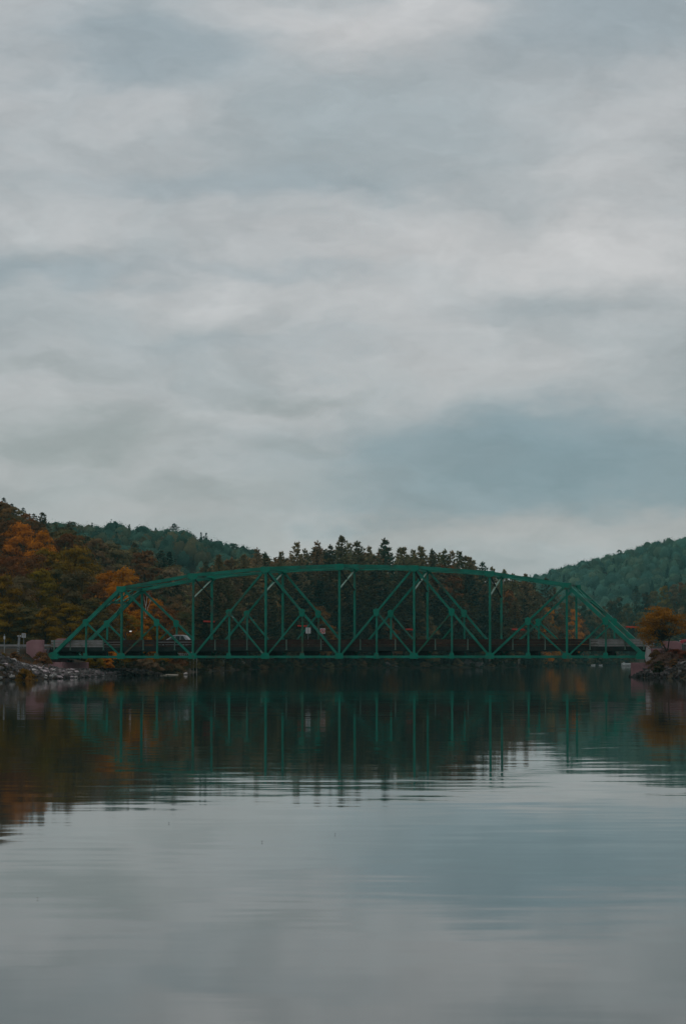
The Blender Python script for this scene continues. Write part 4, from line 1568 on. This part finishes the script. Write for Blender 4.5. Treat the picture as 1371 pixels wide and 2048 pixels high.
# ------------------------------------------------------------------ vehicles
def car(name, loc, rz, paint, label, length=4.7, width=1.85, height=1.78):
    e = empty(name, loc, rz)
    tag(e, label, "car")
    hl, hw = length / 2, width / 2
    # side outline (x forward, z up)
    body = [(-hl, .45), (-hl + .04, .95), (-hl + .25, 1.02), (hl - 1.35, 1.05), (hl - .25, .90), (hl, .70), (hl - .02, .38), (-hl + .1, .32)]
    b = MB()
    b.prism([(x, -hw, z) for x, z in body], (0, width, 0))
    b.local("body", M[paint], e, bevel=.07)
    cab = [(-hl + .10, 1.0), (-hl + .75, height - .10), (-hl + 1.3, height), (-.25, height), (.15, height - .09), (hl - 1.15, 1.03)]
    b = MB()
    n = len(cab)
    lo = [(x, -hw + .10 + .16 * (z - 1), z) for x, z in cab]
    hi = [(x, hw - .10 - .16 * (z - 1), z) for x, z in cab]
    b.poly(lo + hi, [tuple(range(n)), tuple(range(n, 2 * n))[::-1]] + [((i + 1) % n, i, n + i, n + (i + 1) % n) for i in range(n)])
    cabin = b.local("cabin", M[paint], e, bevel=.05)
    for sgn in (-1, 1):
        for x0, x1, x2, x3 in ((-hl + .55, -hl + .95, -hl + 1.35, -hl + 1.35), (-hl + 1.45, -hl + 1.45, -.32, -.32), (-.22, -.22, -.02, .85)):
            b = MB()
            q = [(x0, 1.10), (x3, 1.10), (x2, height - .16), (x1, height - .16)]
            pts = [(x, sgn * (hw - .10 - .16 * (z - 1) + .012), z) for x, z in q]
            b.prism(pts if sgn > 0 else pts[::-1], (0, sgn * .012, 0))
            b.local("window", M['glass'], cabin)
    for xa, xb, za, zb, nm in ((.22, hl - 1.25, height - .13, 1.10, "windscreen"), (-hl + .68, -hl + .17, height - .18, 1.12, "rear_window")):
        b = MB()
        k = .016 if xb > xa else -.016
        b.poly([(xa + k, -hw + .32, za + .015), (xa + k, hw - .32, za + .015), (xb + k, hw - .24, zb + .015), (xb + k, -hw + .24, zb + .015)], [(0, 1, 2, 3)])
        b.local(nm, M['glass'], cabin)
    for x in (-hl + .85, hl - .9):
        for sgn in (-1, 1):
            b = MB()
            yc = sgn * (hw - .10)
            b.tube([(x, yc - .11, .33), (x, yc + .11, .33)], .33, 16)
            t = b.local("wheel", M['tyre'], e)
            b = MB()
            b.tube([(x, yc - .118, .33), (x, yc + .118, .33)], .2, 12)
            b.local("rim", M['steel'], t)
    for sgn in (-1, 1):
        b = MB()
        b.box((hl - .14, sgn * (hw - .30) - .2, .70), (hl + .012, sgn * (hw - .30) + .2, .84))
        b.local("headlight", M['white'], e, bevel=.03)
        b = MB()
        b.box((-hl - .012, sgn * (hw - .2) - .14, .78), (-hl + .1, sgn * (hw - .2) + .14, .96))
        b.local("tail_light", M['red'], e, bevel=.02)
    return e


ang = math.atan2(DX[1], DX[0])
s_car = 1.58
car("silver_car", tuple(bp(s_car, 5.9, 4.262)), ang + math.pi, 'silver', "silver car driving across the bridge near its left end", 4.9, 1.86, 1.86)
car("red_car", tuple(bpl(SPAN + 6.9, 3.6, 4.30)), ang + math.pi, 'red_car', "red car on the road behind the orange tree, cut by the photo's right edge", 4.7, 1.86, 1.80)

# ------------------------------------------------------------------ signs, poles, lamps
def panel(parent, c, w, h, mat, name, t=.03, dy=0.0):
    b = MB()
    b.box((c[0] - w / 2, c[1] - t / 2 + dy, c[2] - h / 2), (c[0] + w / 2, c[1] + t / 2 + dy, c[2] + h / 2))
    return b.build(name, mat, parent)


def sign(px, py, Y, w, h, zbase, label, cat="sign", name="road_sign"):
    p = at(px, py, Y)
    e = empty(name, (p[0], Y, zbase))
    tag(e, label, cat)
    b = MB()
    b.tube([(p[0], Y + .05, zbase - .1), (p[0], Y + .05, p[2] + h * .4)], .04, 8)
    b.build("post", M['steel'], e)
    f = panel(e, p, w, h, M['white'], "panel")
    return e, f, p


# left bank: white square sign with dark figures
zs = gz(xat(48, 372), 372)
e, f, p = sign(48, 1271, 372, .62, .62, zs, "white square sign with dark figures on a post, left roadside")
for dx in (-.13, .13):
    b = MB()
    for z0, z1, xa, xb in ((.17, .22, -.085, .085), (-.02, .03, -.085, .085), (-.22, -.17, -.085, .085), (-.17, .17, .045, .085), (.03, .17, -.085, -.045)):
        b.box((p[0] + dx + xa, p[1] - .022, p[2] + z0), (p[0] + dx + xb, p[1] - .0165, p[2] + z1))
    b.build("figure", M['black'], f)
# hazard post with two reflectors
X = xat(38, 366)
zz = gz(X, 366)
e = empty("hazard_marker", (X, 366, zz))
tag(e, "leaning striped marker with two pale lamps left of the white sign", "marker")
pt = at(39, 1273, 366)
b = MB()
b.bar((X - .05, 366, zz - .1), (pt[0], 366, pt[2]), .34, .05, (0, 1, 0))
f = b.build("board", M['steel'], e)
for k in range(4):
    z = zz + .3 + k * .24
    b = MB()
    b.prism([(X - .15, 365.972, z), (X + .17, 365.972, z + .10), (X + .17, 365.972, z + .20), (X - .15, 365.972, z + .10)], (0, -.006, 0))
    b.build("stripe", M['black'], f)
for dx in (-.17, .15):
    b = MB()
    b.tube([(pt[0] + dx, 365.85, pt[2] + .08), (pt[0] + dx, 366.1, pt[2] + .08)], .11, 10)
    b.build("lamp", M['white'], e)
X = xat(10, 352)
zz = gz(X, 352)
e = empty("marker_post", (X, 352, zz))
tag(e, "thin white marker post at the far left roadside", "post")
pt = at(10, 1268, 352)
b = MB()
b.tube([(X, 352, zz - .1), (X, 352, pt[2])], .06, 8)
b.build("post", M['steel'], e)
b = MB()
b.box((X - .10, 351.90, pt[2] - .75), (X + .14, 351.935, pt[2] - .3))
b.build("reflector", M['white'], e)

# signs on the far side of the bridge
dA = bp(3.70, WB - 1.15, 4.26)
e, f, p = sign(616, 1261, float(dA[1]), .74, .88, 4.26, "white panel sign split by a dark upright line, on the bridge")
b = MB()
b.box((p[0] - .035, p[1] - .022, p[2] - .40), (p[0] + .05, p[1] - .0165, p[2] + .42))
b.build("dividing_line", M['steel'], f)
dA = bp(3.90, WB - 1.15, 4.26)
e, f, p = sign(645, 1262, float(dA[1]), .76, .80, 4.26, "square sign with a red ring and slash on the bridge")
b = MB()
n = 24
ro, ri = .35, .24
pts = []
for k in range(n):
    a = 2 * math.pi * k / n
    pts += [(p[0] + ro * math.cos(a), p[1] - .020, p[2] + ro * math.sin(a)), (p[0] + ri * math.cos(a), p[1] - .020, p[2] + ri * math.sin(a))]
b.poly(pts, [(2 * k, 2 * k + 1, (2 * k + 3) % (2 * n), (2 * k + 2) % (2 * n)) for k in range(n)])
b.bar((p[0] - .22, p[1] - .0235, p[2] + .22), (p[0] + .22, p[1] - .0235, p[2] - .22), .10, .004, (0, 1, 0))
b.build("red_ring", M['red'], f)
b = MB()
b.prism([(p[0] - .12, p[1] - .0215, p[2] - .14), (p[0] + .02, p[1] - .0215, p[2] - .14), (p[0] + .02, p[1] - .0215, p[2] + .02), (p[0] + .14, p[1] - .0215, p[2] + .02),
         (p[0] + .14, p[1] - .0215, p[2] + .10), (p[0] - .12, p[1] - .0215, p[2] + .10)], (0, .003, 0))
b.build("dark_symbol", M['black'], f)

# lamp with a white globe beyond the left end of the bridge
Y = 392.0
X = xat(255, Y)
zz = gz(X, Y)
e = empty("lamp_post", (X, Y, zz))
tag(e, "short dark lamp post with a bright white lamp behind the left end of the bridge", "lamp")
pt = at(255, 1266, Y)
b = MB()
b.tube([(X - .25, Y, zz - .2), (X - .25, Y, pt[2])], .10, 8)
b.build("post", M['pole'], e)
lp = at(261, 1263, Y)
b = MB()
b.tube([(X - .25, Y, pt[2] - .05), (lp[0], Y, lp[2] - .03)], .04, 6)
b.build("arm", M['pole'], e)
b = MB()
b.tube([(lp[0] - .16, Y, lp[2]), (lp[0] - .08, Y, lp[2] + .02), (lp[0] + .14, Y, lp[2] + .03), (lp[0] + .2, Y, lp[2])], [.04, .085, .09, .03], 10)
b.build("lamp_head", M['lamp'], e, smooth=True)

# red crossbars on slim poles along the far side
for px, py, wpx, s, lab in ((418, 1243, 23, 2.05, "between the second and third tall posts"), (606, 1252, 23, 3.62, "beside the white panel sign"),
                            (819, 1259, 17, 5.02, "left of the sixth tall post"), (1036, 1259, 26, 6.5, "in the seventh panel"), (1264, 1254, 27, 8.05, "left of the orange tree")):
    q = bp(s, WB + 1.6, 0)
    Y = float(q[1])
    p = at(px, py, Y)
    e = empty("red_crossbar", (p[0], Y, 3.9))
    tag(e, "thin red bar on a slim pole, %s" % lab, "crossbar", "red bars behind the bridge")
    b = MB()
    w = wpx / F * Y
    b.bar((p[0] - w / 2, Y, p[2] + .015 * w), (p[0] + w / 2, Y, p[2] - .02 * w), .22, .10, (0, 1, 0))
    b.build("bar", M['red'], e, bevel=.03)
    b = MB()
    b.tube([(p[0] + .1, Y + .06, 3.6), (p[0] + .1, Y + .06, p[2] - .08)], .035, 6)
    b.bar((p[0] + .1, Y + .06, 3.65), (p[0] + .1, Y - 2.2, 3.65), .08, .08, (0, 0, 1))
    b.build("pole", M['pole'], e)

# ------------------------------------------------------------------ things along the far waterline
# white landing platform on posts, left shore
Y = 470.0
e = empty("landing_platform", (xat(380, Y), Y, 0))
tag(e, "white-railed landing platform on thin posts on the left shore", "platform")
p0, p1 = at(355, 1313, Y), at(396, 1313, Y)
b = MB()
b.box((p0[0], Y - 1.2, p0[2] - .22), (p1[0], Y + 1.6, p0[2]))
b.build("deck", M['wood'], e)
b = MB()
for k in range(9):
    x = p0[0] + (p1[0] - p0[0]) * .72 * k / 8
    b.box((x, Y - 1.17, p0[2]), (x + .16, Y - 1.10, p0[2] + .72))
b.box((p0[0], Y - 1.235, p0[2] + .50), (p0[0] + (p1[0] - p0[0]) * .74, Y - 1.175, p0[2] + .86))
b.build("railing", M['white'], e)
for px in (357, 368, 381, 387.5, 394):
    a = at(px, 1313, Y)
    b = MB()
    b.tube([(a[0], Y - .9, -.6), (a[0], Y - .9, p0[2] - .2)], .075, 6)
    b.build("post", M['wood'], e)

Y = 600.0
X = xat(446, Y)
zz = gz(X, Y)
e = empty("white_hut", (X, Y, zz))
tag(e, "tiny white hut with a flat roof on the left far shore", "hut")
a, c = at(441, 1319, Y), at(450, 1329, Y)
b = MB()
b.box((a[0] + .15, Y, zz - .2), (c[0] - .1, Y + 1.0, a[2]))
b.build("wall", M['wood'], e)
b = MB()
b.box((a[0] - .1, Y - .25, a[2] + .004), (c[0] - .15, Y + 1.2, a[2] + .28))
b.build("roof", M['white'], e)
b = MB()
b.box((c[0] - .45, Y - .025, zz), (c[0] - .12, Y - .004, a[2] - .25))
b.build("door", M['white'], e)

# grey driftwood log leaning on the bank
Y = 650.0
b = MB()
b.tube([at(485, 1323, Y + 1), at(489, 1328, Y), at(494, 1334, Y - 1.5)], [.22, .38, .30], 7)
o = b.build("driftwood_log", M['wood'])
tag(o, "pale grey log leaning down the far shore right of the white hut", "log")


def rowboat(px, Y, L_, label):
    X = xat(px, Y)
    e = empty("small_boat", (X, Y, 0), rng.uniform(-.4, .4))
    tag(e, label, "boat")
    b = MB()
    n = 7
    rings = []
    for i in range(n):
        t = i / (n - 1)
        x = (t - .5) * L_
        w = .62 * math.sin(math.pi * (.18 + .72 * (1 - t))) ** .7 if t < 1 else .05
        sheer = .48 + .2 * t * t
        rings.append([(x, -w, sheer), (x, -w * .8, .12), (x, 0, -.1), (x, w * .8, .12), (x, w, sheer)])
    pts = [p for r in rings for p in r]
    fs = []
    for i in range(n - 1):
        for k in range(4):
            fs.append((i * 5 + k, i * 5 + k + 1, (i + 1) * 5 + k + 1, (i + 1) * 5 + k))
    fs.append((0, 4, 3, 2, 1))
    b.poly(pts, fs)
    h = b.local("hull", M['white'], e, smooth=True)
    so = h.modifiers.new("thickness", 'SOLIDIFY')
    so.thickness = .05
    for x in (-.3, .4):
        b = MB()
        b.box((x * L_ / 2 - .12, -.48, .42), (x * L_ / 2 + .12, .48, .47))
        b.local("seat", M['wood'], e)
    return e


rowboat(1184, 1150, 1.9, "left one of two small white boats on the far water")
rowboat(1199, 1140, 1.6, "right one of two small white boats on the far water")

Y = 1085.0
X = xat(1253, Y)
e = empty("pontoon_boat", (X, Y, 0))
tag(e, "white pontoon boat moored beyond the pink-grey abutment in the water", "boat")
for dy in (-.9, .9):
    b = MB()
    b.tube([(X - 2.9, Y + dy, .25), (X - 2.5, Y + dy, .15), (X + 2.6, Y + dy, .15), (X + 2.8, Y + dy, .2)], [.1, .32, .32, .2], 10)
    b.build("pontoon", M['galv'], e)
b = MB()
b.box((X - 2.7, Y - 1.25, .48), (X + 2.7, Y + 1.25, .62))
b.build("deck", M['white'], e)
for (xa, ya, xb, yb) in ((-2.6, -1.22, 2.6, -1.17), (-2.6, 1.17, 2.6, 1.22), (-2.62, -1.15, -2.57, 1.15), (2.57, -1.15, 2.62, 1.15)):
    b = MB()
    b.box((X + xa, Y + ya, .74), (X + xb, Y + yb, 1.32))
    b.build("fence_panel", M['white'], e)
b = MB()
b.box((X - 2.0, Y - .3, .63), (X - 1.2, Y + .6, 1.6))
b.build("console", M['white'], e)

# specks of leaf floating on the water
g = np.random.default_rng(44)
V, n = [], 0
for px, py in ((525, 1682), (80, 1794), (670, 1667), (340, 1645)):
    Y = F * CAMZ / (py - HOR)
    x = xat(px, Y)
    r, a = g.uniform(.005, .010), g.uniform(0, 6.28)
    V += [(x + r * math.cos(a + q) * (1.6 if i % 2 else .7), Y + r * math.sin(a + q) * (1.6 if i % 2 else .7), .006 + .012 * (i % 2)) for i, q in enumerate((0, 1.57, 3.14, 4.71))]
o = link("floating_leaves", mesh_np("floating_leaves", V, np.arange(len(V)).reshape(-1, 4), M['bark']))
tag(o, "small dark specks of leaf floating on the calm water", "leaves", kind="stuff")

# ------------------------------------------------------------------ haze
b = MB()
b.box((-950, -520, -6.5), (950, 3020, 150))
m, nt, N, Lk, pb = new_mat("haze")
N.remove(pb)
pv = N.new('ShaderNodeVolumePrincipled')
pv.inputs['Color'].default_value = (0.36, 0.92, 0.88, 1)
pv.inputs['Density'].default_value = 0.000064
pv.inputs['Anisotropy'].default_value = 0.0
Lk.new(pv.outputs[0], N['Material Output'].inputs['Volume'])
tag(b.build("haze", m), "thin blue-green haze over the river valley", "haze", kind="stuff")
